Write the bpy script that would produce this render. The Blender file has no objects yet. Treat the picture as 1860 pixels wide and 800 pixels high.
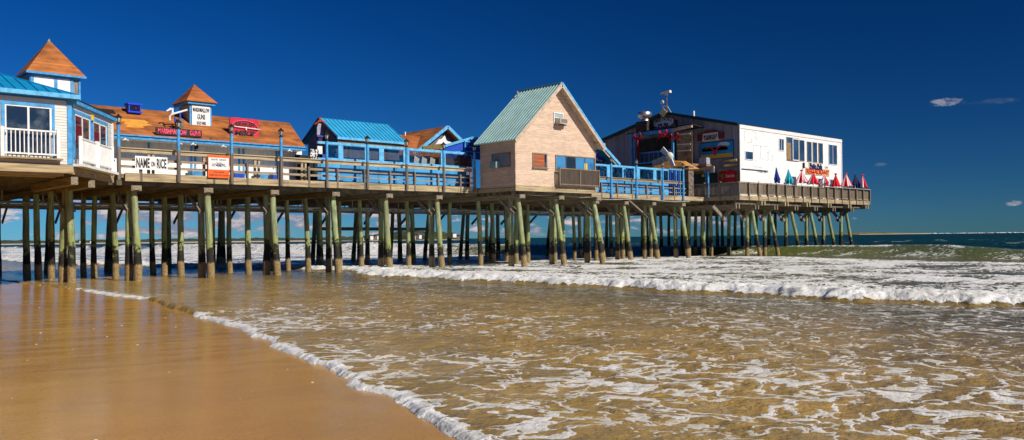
import bpy, math, random
import numpy as np
from mathutils import Vector, Matrix
random.seed(7)
R = math.radians
sc = bpy.context.scene
COL = sc.collection

# ------------------------------------------------------------------ camera
# world: +X runs out to sea along the pier, +Y runs across the pier away from the camera, Z up, metres
F = 1540.0
FWD = Vector((math.sin(R(42.7)), math.cos(R(42.7)), 0))
RGT = Vector((FWD.y, -FWD.x, 0))
ROLL = R(0.647)
CR = RGT * math.cos(ROLL) - Vector((0, 0, 1)) * math.sin(ROLL)
CU = Vector((0, 0, 1)) * math.cos(ROLL) + RGT * math.sin(ROLL)
CZ = 1.75
cd = bpy.data.cameras.new('camera')
cam = bpy.data.objects.new('camera', cd)
COL.objects.link(cam)
cam.matrix_world = Matrix(((CR.x, CU.x, -FWD.x, 0), (CR.y, CU.y, -FWD.y, 0), (CR.z, CU.z, -FWD.z, CZ), (0, 0, 0, 1)))
cd.sensor_width = 36
cd.lens = 36 * F / 1860
cd.shift_y = 32.5 / 1860
cd.clip_start = 0.1
cd.clip_end = 30000
sc.camera = cam

# ------------------------------------------------------------------ world and sun
SUN = Vector((0.2, -1.0, 0.72)).normalized()
w = bpy.data.worlds.new('World'); sc.world = w; w.use_nodes = True
nt = w.node_tree; nt.nodes.clear()
def N(t, typ, **kw):
    n = t.nodes.new(typ)
    for k, v in kw.items():
        if hasattr(n, k): setattr(n, k, v)
        else: n.inputs[k].default_value = v
    return n
def math_(t, op, a, b=None, c=None, clamp=False):
    n = t.nodes.new('ShaderNodeMath'); n.operation = op; n.use_clamp = clamp
    for i, x in enumerate((a, b, c)):
        if x is None: continue
        if isinstance(x, (int, float)): n.inputs[i].default_value = x
        else: t.links.new(x, n.inputs[i])
    return n.outputs[0]
def mapr(t, x, a, b, c=0.0, d=1.0, smooth=True):
    n = t.nodes.new('ShaderNodeMapRange'); n.interpolation_type = 'SMOOTHSTEP' if smooth else 'LINEAR'
    t.links.new(x, n.inputs[0])
    for i, v in enumerate((a, b, c, d)): n.inputs[i + 1].default_value = v
    return n.outputs[0]
def mixc(t, f, a, b, mode='MIX'):
    n = t.nodes.new('ShaderNodeMix'); n.data_type = 'RGBA'; n.blend_type = mode
    for s, x in ((n.inputs['Factor'], f), (n.inputs[6], a), (n.inputs[7], b)):
        if isinstance(x, (int, float)): s.default_value = x
        elif isinstance(x, tuple): s.default_value = (x + (1,))[:4]
        else: t.links.new(x, s)
    return n.outputs[2]
sky = N(nt, 'ShaderNodeTexSky'); sky.sky_type = 'NISHITA'; sky.sun_disc = False
sky.sun_elevation = math.asin(SUN.z); sky.sun_rotation = math.atan2(SUN.x, SUN.y)
sky.altitude = 2500; sky.air_density = 1.0; sky.dust_density = 0.2; sky.ozone_density = 4.0
hs = N(nt, 'ShaderNodeHueSaturation', Saturation=1.35, Value=1.0)
nt.links.new(sky.outputs[0], hs.inputs['Color'])
tc = N(nt, 'ShaderNodeTexCoord')
dt = N(nt, 'ShaderNodeVectorMath', operation='DOT_PRODUCT'); nt.links.new(tc.outputs['Generated'], dt.inputs[0]); dt.inputs[1].default_value = SUN
c2_ = math_(nt, 'MULTIPLY', dt.outputs['Value'], dt.outputs['Value'])
dop = math_(nt, 'DIVIDE', math_(nt, 'SUBTRACT', 1.0, c2_), math_(nt, 'ADD', 1.0, c2_))       # polarised share of skylight, largest 90 degrees from the sun
pf = math_(nt, 'SUBTRACT', 1.0, math_(nt, 'MULTIPLY', dop, .60))
tint = mixc(nt, 1.0, hs.outputs[0], (0.20, 0.50, 0.80), 'MULTIPLY')      # the photo's polarised, deep blue air
vm_ = N(nt, 'ShaderNodeVectorMath', operation='SCALE'); nt.links.new(tint, vm_.inputs[0]); nt.links.new(pf, vm_.inputs['Scale']); pol = vm_.outputs[0]
sp = N(nt, 'ShaderNodeSeparateXYZ'); nt.links.new(tc.outputs['Generated'], sp.inputs[0])
az = math_(nt, 'ARCTAN2', sp.outputs[0], sp.outputs[1])                 # azimuth from +Y towards +X
el = math_(nt, 'ARCSINE', sp.outputs[2])
def cl_noise(sx, sy, off, detail=6, rough=.6):
    cx = N(nt, 'ShaderNodeCombineXYZ')
    nt.links.new(math_(nt, 'MULTIPLY', az, sx), cx.inputs[0]); nt.links.new(math_(nt, 'MULTIPLY', el, sy), cx.inputs[1])
    cx.inputs[2].default_value = off
    n = N(nt, 'ShaderNodeTexNoise'); n.inputs['Scale'].default_value = 1; n.inputs['Detail'].default_value = detail; n.inputs['Roughness'].default_value = rough
    nt.links.new(cx.outputs[0], n.inputs['Vector']); return n.outputs[0]
n1 = cl_noise(26, 75, 3.1); n2 = cl_noise(7, 20, 9.0, 3)
lowband = math_(nt, 'MULTIPLY', mapr(nt, el, .001, .008), mapr(nt, el, .060, .026))
side = mapr(nt, az, 1.08, 0.92)
dens = math_(nt, 'ADD', n1, math_(nt, 'MULTIPLY', math_(nt, 'SUBTRACT', n2, .5), .5))
low = math_(nt, 'MULTIPLY', math_(nt, 'MULTIPLY', mapr(nt, dens, .47, .58), lowband), side)
def puff(px, py, rx, ry, seed):
    cx, cy = (px - 930) / F, (432.5 - py) / F
    d = (FWD + CR * cx + CU * cy).normalized()
    a0, e0 = math.atan2(d.x, d.y), math.asin(d.z)
    dx = math_(nt, 'DIVIDE', math_(nt, 'SUBTRACT', az, a0), rx / F); dy = math_(nt, 'DIVIDE', math_(nt, 'SUBTRACT', el, e0), ry / F)
    rr = math_(nt, 'ADD', math_(nt, 'MULTIPLY', dx, dx), math_(nt, 'MULTIPLY', dy, dy))
    s = math_(nt, 'SUBTRACT', cl_noise(90, 170, seed, 5, .65), math_(nt, 'MULTIPLY', rr, .22))
    return mapr(nt, s, .26, .50)
p1 = puff(1716, 187, 22, 7, 1.3); p2 = math_(nt, 'MULTIPLY', puff(1800, 185, 46, 5, 4.4), .10)
p3 = math_(nt, 'MULTIPLY', puff(1842, 369, 11, 5, 7.1), .8); p4 = math_(nt, 'MULTIPLY', puff(1598, 299, 12, 3, 2.2), .12); p5 = math_(nt, 'MULTIPLY', puff(1551, 397, 5, 3, 5.2), .7)
m = low
for p in (p1, p2, p3, p4, p5): m = math_(nt, 'MAXIMUM', m, p)
m = math_(nt, 'MULTIPLY', m, .92)
ctop = mixc(nt, mapr(nt, n1, .48, .68), (2.2, 2.5, 3.4), (7.5, 6.2, 5.8))
skyc = mixc(nt, m, pol, ctop)
bg = N(nt, 'ShaderNodeBackground', Strength=0.10); nt.links.new(skyc, bg.inputs[0])
wo = N(nt, 'ShaderNodeOutputWorld'); nt.links.new(bg.outputs[0], wo.inputs[0])
sd = bpy.data.lights.new('sun', 'SUN'); sd.energy = 5.0; sd.angle = R(0.53); sd.color = (1.0, 0.93, 0.82)
so = bpy.data.objects.new('sun', sd); COL.objects.link(so)
so.rotation_euler = SUN.to_track_quat('Z', 'Y').to_euler(); so.location = (0, -40, 60)
sc.view_settings.view_transform = 'Standard'; sc.view_settings.look = 'None'
sc.view_settings.gamma = 1; sc.view_settings.exposure = 0; sc.view_settings.use_curve_mapping = False
sc.cycles.use_denoising = True
sc.cycles.max_bounces = 8; sc.cycles.transparent_max_bounces = 12

# ------------------------------------------------------------------ measuring helpers (one ray of the camera met with a real plane)
def ray(x, y):
    return FWD + CR * ((x - 930) / F) + CU * ((432.5 - y) / F)
def atV(x, y, v):
    d = ray(x, y); t = v / d.y; return t * d.x, CZ + t * d.z
def atU(x, y, u):
    d = ray(x, y); t = u / d.x; return t * d.y, CZ + t * d.z
def atZ(x, y, z):
    d = ray(x, y); t = (z - CZ) / d.z; return t * d.x, t * d.y

# ------------------------------------------------------------------ object helpers
def tag(o, label=None, cat=None, group=None, kind=None):
    for k, v in (('label', label), ('category', cat), ('group', group), ('kind', kind)):
        if v: o[k] = v
    return o
def T(name, label, cat, loc, group=None):
    o = bpy.data.objects.new(name, None); COL.objects.link(o); o.location = loc
    o.empty_display_size = .3
    o['wl'] = list(loc)
    return tag(o, label, cat, group)
class MB:
    def __init__(s): s.v = []; s.f = []; s.m = []; s.sm = []
    def add(s, vs, fs, mi=0, smooth=False):
        b = len(s.v); s.v += [tuple(p) for p in vs]
        for f in fs: s.f.append([b + i for i in f]); s.m.append(mi); s.sm.append(smooth)
        return s
    def box(s, x0, y0, z0, x1, y1, z1, mi=0):
        x0, x1 = min(x0, x1), max(x0, x1); y0, y1 = min(y0, y1), max(y0, y1); z0, z1 = min(z0, z1), max(z0, z1)
        return s.add([(x0,y0,z0),(x1,y0,z0),(x1,y1,z0),(x0,y1,z0),(x0,y0,z1),(x1,y0,z1),(x1,y1,z1),(x0,y1,z1)],
              [(0,3,2,1),(4,5,6,7),(0,1,5,4),(1,2,6,5),(2,3,7,6),(3,0,4,7)], mi)
    def beam(s, p, q, w, h, up=(0,0,1), mi=0):       # a board from p to q, w wide sideways, h along 'up'
        p, q = Vector(p), Vector(q); d = (q - p).normalized(); u = Vector(up)
        sd_ = d.cross(u)
        if sd_.length < 1e-4: sd_ = d.cross(Vector((0,1,0)))
        sd_.normalize(); u = sd_.cross(d).normalized()
        a, b = sd_ * w / 2, u * h / 2
        vs = [p-a-b, p+a-b, p+a+b, p-a+b, q-a-b, q+a-b, q+a+b, q-a+b]
        return s.add(vs, [(0,1,2,3),(7,6,5,4),(4,5,1,0),(5,6,2,1),(6,7,3,2),(7,4,0,3)], mi)
    def tube(s, pts, rad, n=10, mi=0, caps=True, smooth=True):
        pts = [Vector(p) for p in pts]
        if isinstance(rad, (int, float)): rad = [rad] * len(pts)
        vs = []; fs = []
        for i, p in enumerate(pts):
            d = (pts[min(i+1, len(pts)-1)] - pts[max(i-1, 0)])
            d = d.normalized() if d.length > 1e-9 else Vector((0,0,1))
            a = Vector((1,0,0)) if abs(d.x) < .8 else Vector((0,1,0))
            e = d.cross(a).normalized(); g = d.cross(e).normalized()
            for k in range(n):
                th = 2*math.pi*k/n
                vs.append(p + (e*math.cos(th) + g*math.sin(th)) * rad[i])
        for i in range(len(pts)-1):
            for k in range(n):
                k2 = (k+1) % n
                fs.append((i*n+k, (i+1)*n+k, (i+1)*n+k2, i*n+k2))
        s.add(vs, fs, mi, smooth)
        if caps:
            s.add([vs[k] for k in range(n)], [tuple(range(n))], mi)
            s.add([vs[(len(pts)-1)*n+k] for k in range(n)], [tuple(reversed(range(n)))], mi)
        return s
    def prism(s, poly, ext, mi=0):                   # polygon (3D points) extruded by a vector
        n = len(poly); e = Vector(ext); a = [Vector(p) for p in poly]; b = [p + e for p in a]
        s.add(a + b, [tuple(range(n)), tuple(reversed(range(n, 2*n)))] + [(i, i+n, (i+1) % n + n, (i+1) % n) for i in range(n)], mi)
        return s
    def ball(s, c, r, n=12, m=8, mi=0, sc_=(1,1,1)):
        vs = []; fs = []
        for i in range(m+1):
            ph = math.pi*i/m
            for k in range(n):
                th = 2*math.pi*k/n
                vs.append((c[0]+r*sc_[0]*math.sin(ph)*math.cos(th), c[1]+r*sc_[1]*math.sin(ph)*math.sin(th), c[2]+r*sc_[2]*math.cos(ph)))
        for i in range(m):
            for k in range(n):
                fs.append((i*n+k, (i+1)*n+k, (i+1)*n+(k+1)%n, i*n+(k+1)%n))
        return s.add(vs, fs, mi, True)
    def mesh(s, name, mats, off=(0,0,0)):
        me = bpy.data.meshes.new(name)
        me.from_pydata([(p[0]-off[0], p[1]-off[1], p[2]-off[2]) for p in s.v], [], s.f)
        for m_ in (mats if isinstance(mats, (list, tuple)) else [mats]): me.materials.append(m_)
        me.polygons.foreach_set('material_index', s.m); me.polygons.foreach_set('use_smooth', s.sm)
        me.update()
        return me
    def build(s, name, mats, parent=None, **tags):
        off = Vector(parent['wl']) if parent is not None and 'wl' in parent else Vector((0,0,0))
        me = s.mesh(name, mats, off)
        import bmesh
        bm = bmesh.new(); bm.from_mesh(me); bmesh.ops.recalc_face_normals(bm, faces=bm.faces); bm.to_mesh(me); bm.free()
        o = bpy.data.objects.new(name, me); COL.objects.link(o)
        if parent is not None: o.parent = parent
        o['wl'] = list(off)
        return tag(o, **tags) if tags else o
def copy_tree(o, parent=None):
    c = o.copy(); COL.objects.link(c)
    if parent is not None: c.parent = parent
    for ch in list(o.children): copy_tree(ch, c)
    return c
def text_mb(txt, x0, x1, z0, z1, plane, depth=.02, shear=0.0, bold=0.0, arch=0.0):
    """lettering filling the rectangle x0..x1, z0..z1 of a plane; plane = ('V', y): facing -Y, ('U', x): facing -X (text runs towards -Y)"""
    cu = bpy.data.curves.new('lettering', 'FONT'); cu.body = txt; cu.extrude = .02; cu.offset = bold; cu.shear = shear
    o = bpy.data.objects.new('lettering', cu); COL.objects.link(o)
    dg = bpy.context.evaluated_depsgraph_get(); me = bpy.data.meshes.new_from_object(o.evaluated_get(dg))
    co = np.empty(len(me.vertices)*3); me.vertices.foreach_get('co', co); co = co.reshape(-1, 3)
    fs = [tuple(p.vertices) for p in me.polygons]
    bpy.data.objects.remove(o); bpy.data.meshes.remove(me); bpy.data.curves.remove(cu)
    mn, mx = co.min(0), co.max(0)
    a = (co[:,0]-mn[0])/(mx[0]-mn[0]); b = (co[:,1]-mn[1])/(mx[1]-mn[1]); c = (co[:,2]-mn[2])/(mx[2]-mn[2])
    mb = MB(); vs = []
    for i in range(len(co)):
        zz = z0 + (z1-z0)*b[i] + arch*(1-(2*a[i]-1)**2)
        if plane[0] == 'V': vs.append((x0+(x1-x0)*a[i], plane[1]-depth*c[i], zz))
        else: vs.append((plane[1]-depth*c[i], x0+(x1-x0)*a[i], zz))
    mb.add(vs, fs)
    return mb

# ------------------------------------------------------------------ materials
MATS = {}
def s2l(r, g, b):
    return tuple(((c/255+.055)/1.055)**2.4 if c/255 > .04045 else c/255/12.92 for c in (r, g, b))
def mat(name, col, rough=.65, var=.18, scale=4.0, stretch=(1,1,1), col2=None, bump=0.0, metal=0.0, spec=.35, dirt=0.0, boards=None, lo=.35, hi=.7, bvar=(.72, 1.12)):
    """procedural paint/wood/metal: noise-mixed colour, optional board steps (axis, width), optional dirt blotches, bump"""
    m_ = bpy.data.materials.new(name); m_.use_nodes = True; t = m_.node_tree; t.nodes.clear(); MATS[name] = m_
    ge = N(t, 'ShaderNodeNewGeometry'); mp = N(t, 'ShaderNodeVectorMath', operation='MULTIPLY'); t.links.new(ge.outputs['Position'], mp.inputs[0]); mp.inputs[1].default_value = stretch
    no = N(t, 'ShaderNodeTexNoise', Scale=scale, Detail=5.0, Roughness=.6); t.links.new(mp.outputs[0], no.inputs['Vector'])
    f = mapr(t, no.outputs[0], lo, hi)
    c2 = col2 or tuple(c*(1-var*1.6) for c in col)
    c1 = tuple(min(1, c*(1+var*.4)) for c in col)
    c = mixc(t, f, c1, c2)
    if boards:
        ax, wd = boards
        se = N(t, 'ShaderNodeSeparateXYZ'); t.links.new(ge.outputs['Position'], se.inputs[0])
        k = math_(t, 'FLOOR', math_(t, 'DIVIDE', se.outputs['XYZ'.index(ax)], wd))
        wn = N(t, 'ShaderNodeTexWhiteNoise'); wn.noise_dimensions = '1D'; t.links.new(k, wn.inputs['W'])
        c = mixc(t, 1.0, c, mixc(t, wn.outputs['Value'], (bvar[0],)*3, (bvar[1], bvar[1]*.98, bvar[1]*.95)), 'MULTIPLY')
        fr = math_(t, 'FRACT', math_(t, 'DIVIDE', se.outputs['XYZ'.index(ax)], wd))
        gap = math_(t, 'MAXIMUM', mapr(t, fr, .06, .0), mapr(t, fr, .94, 1.0))
        c = mixc(t, math_(t, 'MULTIPLY', gap, .55), c, tuple(x*.25 for x in col))
    if dirt:
        n3 = N(t, 'ShaderNodeTexNoise', Scale=1.3, Detail=6.0, Roughness=.7); t.links.new(ge.outputs['Position'], n3.inputs['Vector'])
        c = mixc(t, math_(t, 'MULTIPLY', mapr(t, n3.outputs[0], .48, .72), dirt), c, tuple(x*.35 for x in col))
    b = N(t, 'ShaderNodeBsdfPrincipled', Roughness=rough, Metallic=metal); b.inputs['Specular IOR Level'].default_value = spec
    t.links.new(c, b.inputs['Base Color'])
    if bump:
        bp = N(t, 'ShaderNodeBump', Strength=bump, Distance=.02); t.links.new(no.outputs[0], bp.inputs['Height']); t.links.new(bp.outputs[0], b.inputs['Normal'])
    out = N(t, 'ShaderNodeOutputMaterial'); t.links.new(b.outputs[0], out.inputs[0])
    return m_
GX, GY, GZ = (.35, 7, 7), (7, .35, 7), (7, 7, .35)
wood_x = mat('weathered_wood_x', (.34,.27,.18), .8, .3, 3, GX, (.15,.115,.08), .4, dirt=.35)
wood_y = mat('weathered_wood_y', (.30,.24,.16), .8, .3, 3, GY, (.13,.10,.07), .4, dirt=.35)
wood_z = mat('weathered_wood_z', (.27,.22,.17), .8, .3, 3, GZ, (.12,.10,.08), .4, dirt=.3)
wood_light = mat('sun_bleached_wood', (.50,.40,.24), .8, .25, 3, GX, (.27,.20,.12), .4, dirt=.3)
wood_post = mat('grey_post_wood', (.20,.165,.135), .8, .3, 3, GZ, (.09,.075,.06), .4)
fascia = mat('fascia_board', (.44,.34,.19), .8, .3, 2.2, (.3,5,5), (.20,.15,.09), .4, dirt=.45)
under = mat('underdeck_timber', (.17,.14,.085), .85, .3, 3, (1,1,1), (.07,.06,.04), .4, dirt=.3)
blue = mat('sky_blue_paint', s2l(72,158,216), .6, .22, 5, (1,1,1), None, .15, dirt=.28)
blue_lt = mat('light_blue_paint', s2l(100,182,228), .6, .20, 5, (1,1,1), None, .15, dirt=.28)
blue_panel = mat('blue_panel_paint', s2l(72,168,232), .5, .14, 1.1, (1,1,1), None, .1, dirt=.15, boards=('X', 1.22))
blue_deep = mat('deep_blue_paint', s2l(30,80,190), .5, .1)
white = mat('white_paint', (.80,.79,.76), .5, .08, 4, dirt=.08)
white_sid = mat('white_siding', (.86,.85,.82), .55, .10, 2.5, (3,3,.5), None, .1, dirt=.13)
clap_w = mat('off_white_clapboard', (.66,.64,.58), .55, .12, 3, (.5,.5,5), None, .15, dirt=.10)
clap_grey = mat('grey_clapboard', (.40,.37,.34), .6, .12, 3, (.5,.5,5), None, .15, dirt=.12)
cream = mat('cream_board', (.62,.58,.47), .6, .12, 2, dirt=.15)
house_wd = mat('pinkish_cedar_board', (.66,.49,.36), .8, .3, 3.4, (.6,.6,7), (.52,.375,.27), .25, boards=('Z', .15), dirt=.18, bvar=(.90, 1.06))
house_side = mat('pinkish_cedar_board_side', (.66,.45,.33), .8, .3, 3.4, (.6,.6,7), (.57,.39,.29), .25, boards=('Z', .15), dirt=.3, bvar=(.86, 1.06))
dark_wood = mat('dark_weathered_slat', (.10,.075,.055), .8, .3, 3, GZ)
tan_trim = mat('tan_trim', (.56,.42,.30), .7, .2, 3)
brown_trim = mat('brown_trim', (.24,.17,.11), .7, .2, 3)
def shingle(name, c1, c2, row=.16):
    m_ = mat(name, c1, .85, .25, 1.4, (.7,.7,1.4), c2, .3, boards=('Z', row), dirt=.25); return m_
shing = shingle('brown_shingles', s2l(184,112,56), s2l(134,80,42), .085)
shing2 = shingle('orange_shingles', s2l(182,108,56), s2l(148,84,42), .085)
bare = mat('bare_yellow_underlay', s2l(226,156,60), .8, .15, 2)
tar = mat('black_tar_paper', (.02,.018,.016), .9, .2, 3)
metal_blue = mat('blue_metal_roof', s2l(58,170,214), .35, .08, 1.2, metal=.0, spec=.5)
metal_blue2 = mat('azure_metal_roof', s2l(22,146,196), .35, .08, 1.2, spec=.5)
metal_teal = mat('teal_metal_roof', s2l(158,192,188), .4, .1, 1.2, spec=.5)
dark_sid = mat('dark_grey_vertical_siding', (.29,.29,.36), .7, .12, 2, GZ, None, .2, boards=('Y', .2))
black = mat('black_paint', (.015,.014,.014), .5, .1)
darkgreen = mat('dark_green_edge', (.012,.03,.022), .5, .1)
steel = mat('galvanised_steel', (.62,.60,.58), .35, .15, 6, metal=.9)
pipe_m = mat('grey_pipe', (.36,.33,.28), .5, .2, 4)
red = mat('red_paint', s2l(214,22,36), .45, .08)
crimson = mat('crimson_paint', s2l(206,24,54), .45, .12)
darkred = mat('dark_red_paint', s2l(110,16,24), .5, .1)
orange = mat('orange_paint', s2l(232,98,28), .5, .06)
yellow = mat('yellow_paint', s2l(240,196,60), .5, .1)
navy = mat('navy_fabric', s2l(24,58,150), .8, .15)
navy_dk = mat('dark_navy_fabric', s2l(18,40,98), .8, .15)
teal_f = mat('turquoise_fabric', s2l(40,178,196), .8, .15)
red_f = mat('red_fabric', s2l(222,26,40), .8, .12)
white_f = mat('white_fabric', (.78,.76,.76), .8, .1)
shadewood = mat('thatch_orange', s2l(196,140,70), .9, .3, 6)
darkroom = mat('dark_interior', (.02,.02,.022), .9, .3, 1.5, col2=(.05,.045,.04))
def glassmat(name, tint=(.55,.6,.62), refl=.28, rough=.03):
    m_ = bpy.data.materials.new(name); m_.use_nodes = True; t = m_.node_tree; t.nodes.clear()
    tr = N(t, 'ShaderNodeBsdfTransparent'); tr.inputs[0].default_value = tint + (1,)
    gl = N(t, 'ShaderNodeBsdfGlossy', Roughness=rough); gl.inputs[0].default_value = (.9,.95,1,1)
    ge = N(t, 'ShaderNodeNewGeometry'); no = N(t, 'ShaderNodeTexNoise', Scale=2.2, Detail=2.0); t.links.new(ge.outputs['Position'], no.inputs['Vector'])
    bp = N(t, 'ShaderNodeBump', Strength=.5, Distance=.06); t.links.new(no.outputs[0], bp.inputs['Height']); t.links.new(bp.outputs[0], gl.inputs['Normal'])
    fr = N(t, 'ShaderNodeFresnel', IOR=1.45)
    mx = N(t, 'ShaderNodeMixShader'); t.links.new(math_(t, 'ADD', fr.outputs[0], refl), mx.inputs[0])
    t.links.new(tr.outputs[0], mx.inputs[1]); t.links.new(gl.outputs[0], mx.inputs[2])
    out = N(t, 'ShaderNodeOutputMaterial'); t.links.new(mx.outputs[0], out.inputs[0]); return m_
glass = glassmat('clear_vinyl_pane', (.62,.66,.64), .06)
glass_dk = mat('dark_window_glass', (.012,.02,.03), .04, .3, 1.6, col2=(.10,.115,.12), lo=.45, hi=.75, bump=.12, spec=.9)
def pile_mat():
    m_ = bpy.data.materials.new('treated_pile_wood'); m_.use_nodes = True; t = m_.node_tree; t.nodes.clear()
    ge = N(t, 'ShaderNodeNewGeometry'); oi = N(t, 'ShaderNodeObjectInfo')
    se = N(t, 'ShaderNodeSeparateXYZ'); t.links.new(ge.outputs['Position'], se.inputs[0])
    def noise(sx, sc_, det=5):
        vm = N(t, 'ShaderNodeVectorMath', operation='MULTIPLY'); t.links.new(ge.outputs['Position'], vm.inputs[0]); vm.inputs[1].default_value = sx
        n = N(t, 'ShaderNodeTexNoise', Scale=sc_, Detail=float(det), Roughness=.65); t.links.new(vm.outputs[0], n.inputs['Vector']); return n.outputs[0]
    na = noise((6,6,.8), 1.6); nb = noise((1,1,1), 5.0); nf = noise((1,1,1), 22.0, 3)
    green = mixc(t, mapr(t, na, .35, .68), (.40,.48,.25), (.15,.20,.09))
    green = mixc(t, math_(t, 'MULTIPLY', oi.outputs['Random'], .6), green, (.24,.23,.11))
    green = mixc(t, math_(t, 'MULTIPLY', mapr(t, noise((9,9,.5), 1.3), .50, .66), .6), green, (.08,.09,.045))
    # worn brown towards the top, yellow-green just above the tide band
    zn = math_(t, 'ADD', se.outputs[2], math_(t, 'MULTIPLY', math_(t, 'SUBTRACT', nb, .5), 2.4))
    zr = math_(t, 'ADD', zn, math_(t, 'MULTIPLY', math_(t, 'SUBTRACT', oi.outputs['Random'], .5), .5))
    c = mixc(t, mapr(t, zr, 3.6, 4.8), green, (.27,.24,.13))
    c = mixc(t, math_(t, 'MULTIPLY', mapr(t, zr, 2.3, 1.8), .6), c, (.30,.33,.08))
    c = mixc(t, mapr(t, zr, 1.75, 1.35), c, (.018,.016,.010))
    barn = mixc(t, mapr(t, nf, .4, .62), (.40,.29,.13), (.16,.10,.04))
    zb = math_(t, 'ADD', se.outputs[2], math_(t, 'MULTIPLY', math_(t, 'SUBTRACT', nb, .5), .35))
    c = mixc(t, mapr(t, zb, .80, .66), c, barn)
    c = mixc(t, math_(t, 'MULTIPLY', mapr(t, noise((1,1,2), 3.3), .62, .7), .6), c, (.05,.05,.03))
    b = N(t, 'ShaderNodeBsdfPrincipled', Roughness=.75); b.inputs['Specular IOR Level'].default_value = .3; t.links.new(c, b.inputs['Base Color'])
    hh = math_(t, 'ADD', math_(t, 'MULTIPLY', nf, mapr(t, se.outputs[2], .85, .6, .3, 2.0)), na)
    bp = N(t, 'ShaderNodeBump', Strength=.7, Distance=.03); t.links.new(hh, bp.inputs['Height']); t.links.new(bp.outputs[0], b.inputs['Normal'])
    out = N(t, 'ShaderNodeOutputMaterial'); t.links.new(b.outputs[0], out.inputs[0]); return m_
pilem = pile_mat()
# ------------------------------------------------------------------ sea, sand and far coast
def hash2(ix, iy, seed):
    h = (ix.astype(np.int64)*374761393 + iy.astype(np.int64)*668265263 + seed*1442695041) & 0x7fffffff
    h = (h ^ (h >> 13)) * 1274126177 & 0x7fffffff
    return ((h ^ (h >> 16)) & 0xffff) / 65535.0
def vnoise(x, y, seed=0):
    ix, iy = np.floor(x), np.floor(y); fx, fy = x-ix, y-iy
    fx = fx*fx*fx*(fx*(fx*6-15)+10); fy = fy*fy*fy*(fy*(fy*6-15)+10)
    a = hash2(ix, iy, seed); b = hash2(ix+1, iy, seed); c = hash2(ix, iy+1, seed); d = hash2(ix+1, iy+1, seed)
    return (a*(1-fx)+b*fx)*(1-fy) + (c*(1-fx)+d*fx)*fy
def fbm(x, y, seed=0, o=4, g=.5):
    s = 0; a = 1; n = 0
    for i in range(o):
        s = s + a*vnoise(x*2**i+17.3*i, y*2**i-9.1*i, seed+i); n += a; a *= g
    return s/n
def sst(a, b, x):
    t = np.clip((x-a)/(b-a), 0, 1); return t*t*(3-2*t)
EV = [-400, -20, 0, 5.57, 10, 16.6, 25.6, 33, 38, 50, 70, 120, 400]
EU = [-3, 2.0, 3.4, 4.5, 5.95, 7.5, 9.1, 9.4, 9.5, 9.3, 8.0, 6, 5]
def edge(v):
    e = np.interp(v, EV, EU)
    return e + .22*(fbm(v*.8, v*0, 5, 3)-.5)*2 + .06*(fbm(v*5, v*0+3, 8, 2)-.5)*2
def sand_z(u, v):
    e = np.interp(v, EV, EU)
    z = .03*(e-u) + .02*(fbm(u*.25, v*.25, 31, 3)-.5)
    return np.where(u > e, -.06*(u-e) - .0, z)
def grid_mesh(name, P, nr, nc, m_, attrs=None, keep=None):
    me = bpy.data.meshes.new(name)
    idx = np.arange(nr*nc).reshape(nr, nc)
    q = np.stack([idx[:-1,:-1], idx[:-1,1:], idx[1:,1:], idx[1:,:-1]], -1).reshape(-1, 4)
    if keep is not None:
        k = keep.reshape(-1)
        q = q[k[q].any(1)]
        used = np.zeros(nr*nc, bool); used[q.reshape(-1)] = True
        rm = np.cumsum(used)-1; q = rm[q]; P = P.reshape(-1, 3)[used]
        if attrs: attrs = {a: b.reshape(-1)[used] for a, b in attrs.items()}
    P = P.reshape(-1, 3)
    me.vertices.add(len(P)); me.vertices.foreach_set('co', P.astype(np.float32).reshape(-1))
    me.loops.add(q.size); me.loops.foreach_set('vertex_index', q.reshape(-1).astype(np.int32))
    me.polygons.add(len(q)); me.polygons.foreach_set('loop_start', np.arange(0, q.size, 4, dtype=np.int32)); me.polygons.foreach_set('loop_total', np.full(len(q), 4, np.int32))
    me.polygons.foreach_set('use_smooth', np.ones(len(q), bool))
    for a, b in (attrs or {}).items():
        at = me.attributes.new(a, 'FLOAT', 'POINT'); at.data.foreach_set('value', b.reshape(-1).astype(np.float32))
    me.materials.append(m_); me.update(calc_edges=True); me.validate()
    o = bpy.data.objects.new(name, me); COL.objects.link(o); return o

# water: a fan of ground cells, fine near the beach and coarse at the horizon
NR, NC = 1000, 1050
dist = 3.5*np.exp(np.linspace(0, 1, NR)**1.0*math.log(160/3.5))
dist = np.concatenate([dist, 160*np.exp(np.linspace(0, 1, 90)[1:]*math.log(12000/160))]); NR = len(dist)
ang = np.linspace(R(-58), R(58), NC)
D, A = np.meshgrid(dist, ang, indexing='ij')
a0 = math.atan2(FWD.x, FWD.y)
U = D*np.sin(a0+A); V = D*np.cos(a0+A)
e = edge(V)
s = U-e                                             # metres seaward of the swash edge
crest_u = np.interp(V, [-20, 5, 17, 34, 50, 72, 120], [57, 58.5, 60.5, 66, 65.5, 62, 60]) + 3.0*(fbm(V*.045, V*0+2, 41, 3)-.5)*2 - 3*sst(60, 120, V)
amp = .84 + .45*sst(55, 100, V) - .25*sst(22, 8, V) + .22*(fbm(V*.12, V*0+7, 44, 3)-.5)*2
front_u = 21.8 + .4*np.sin(V*.33) + 1.0*(fbm(V*.30, V*0+1, 51, 3)-.5)*2 + .35*(fbm(V*1.6, U*.6, 53, 3)-.5)*2 + 3.2*np.exp(-((V-44)/7.0)**2) - 1.5*sst(58, 80, V)
q = U-front_u
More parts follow.
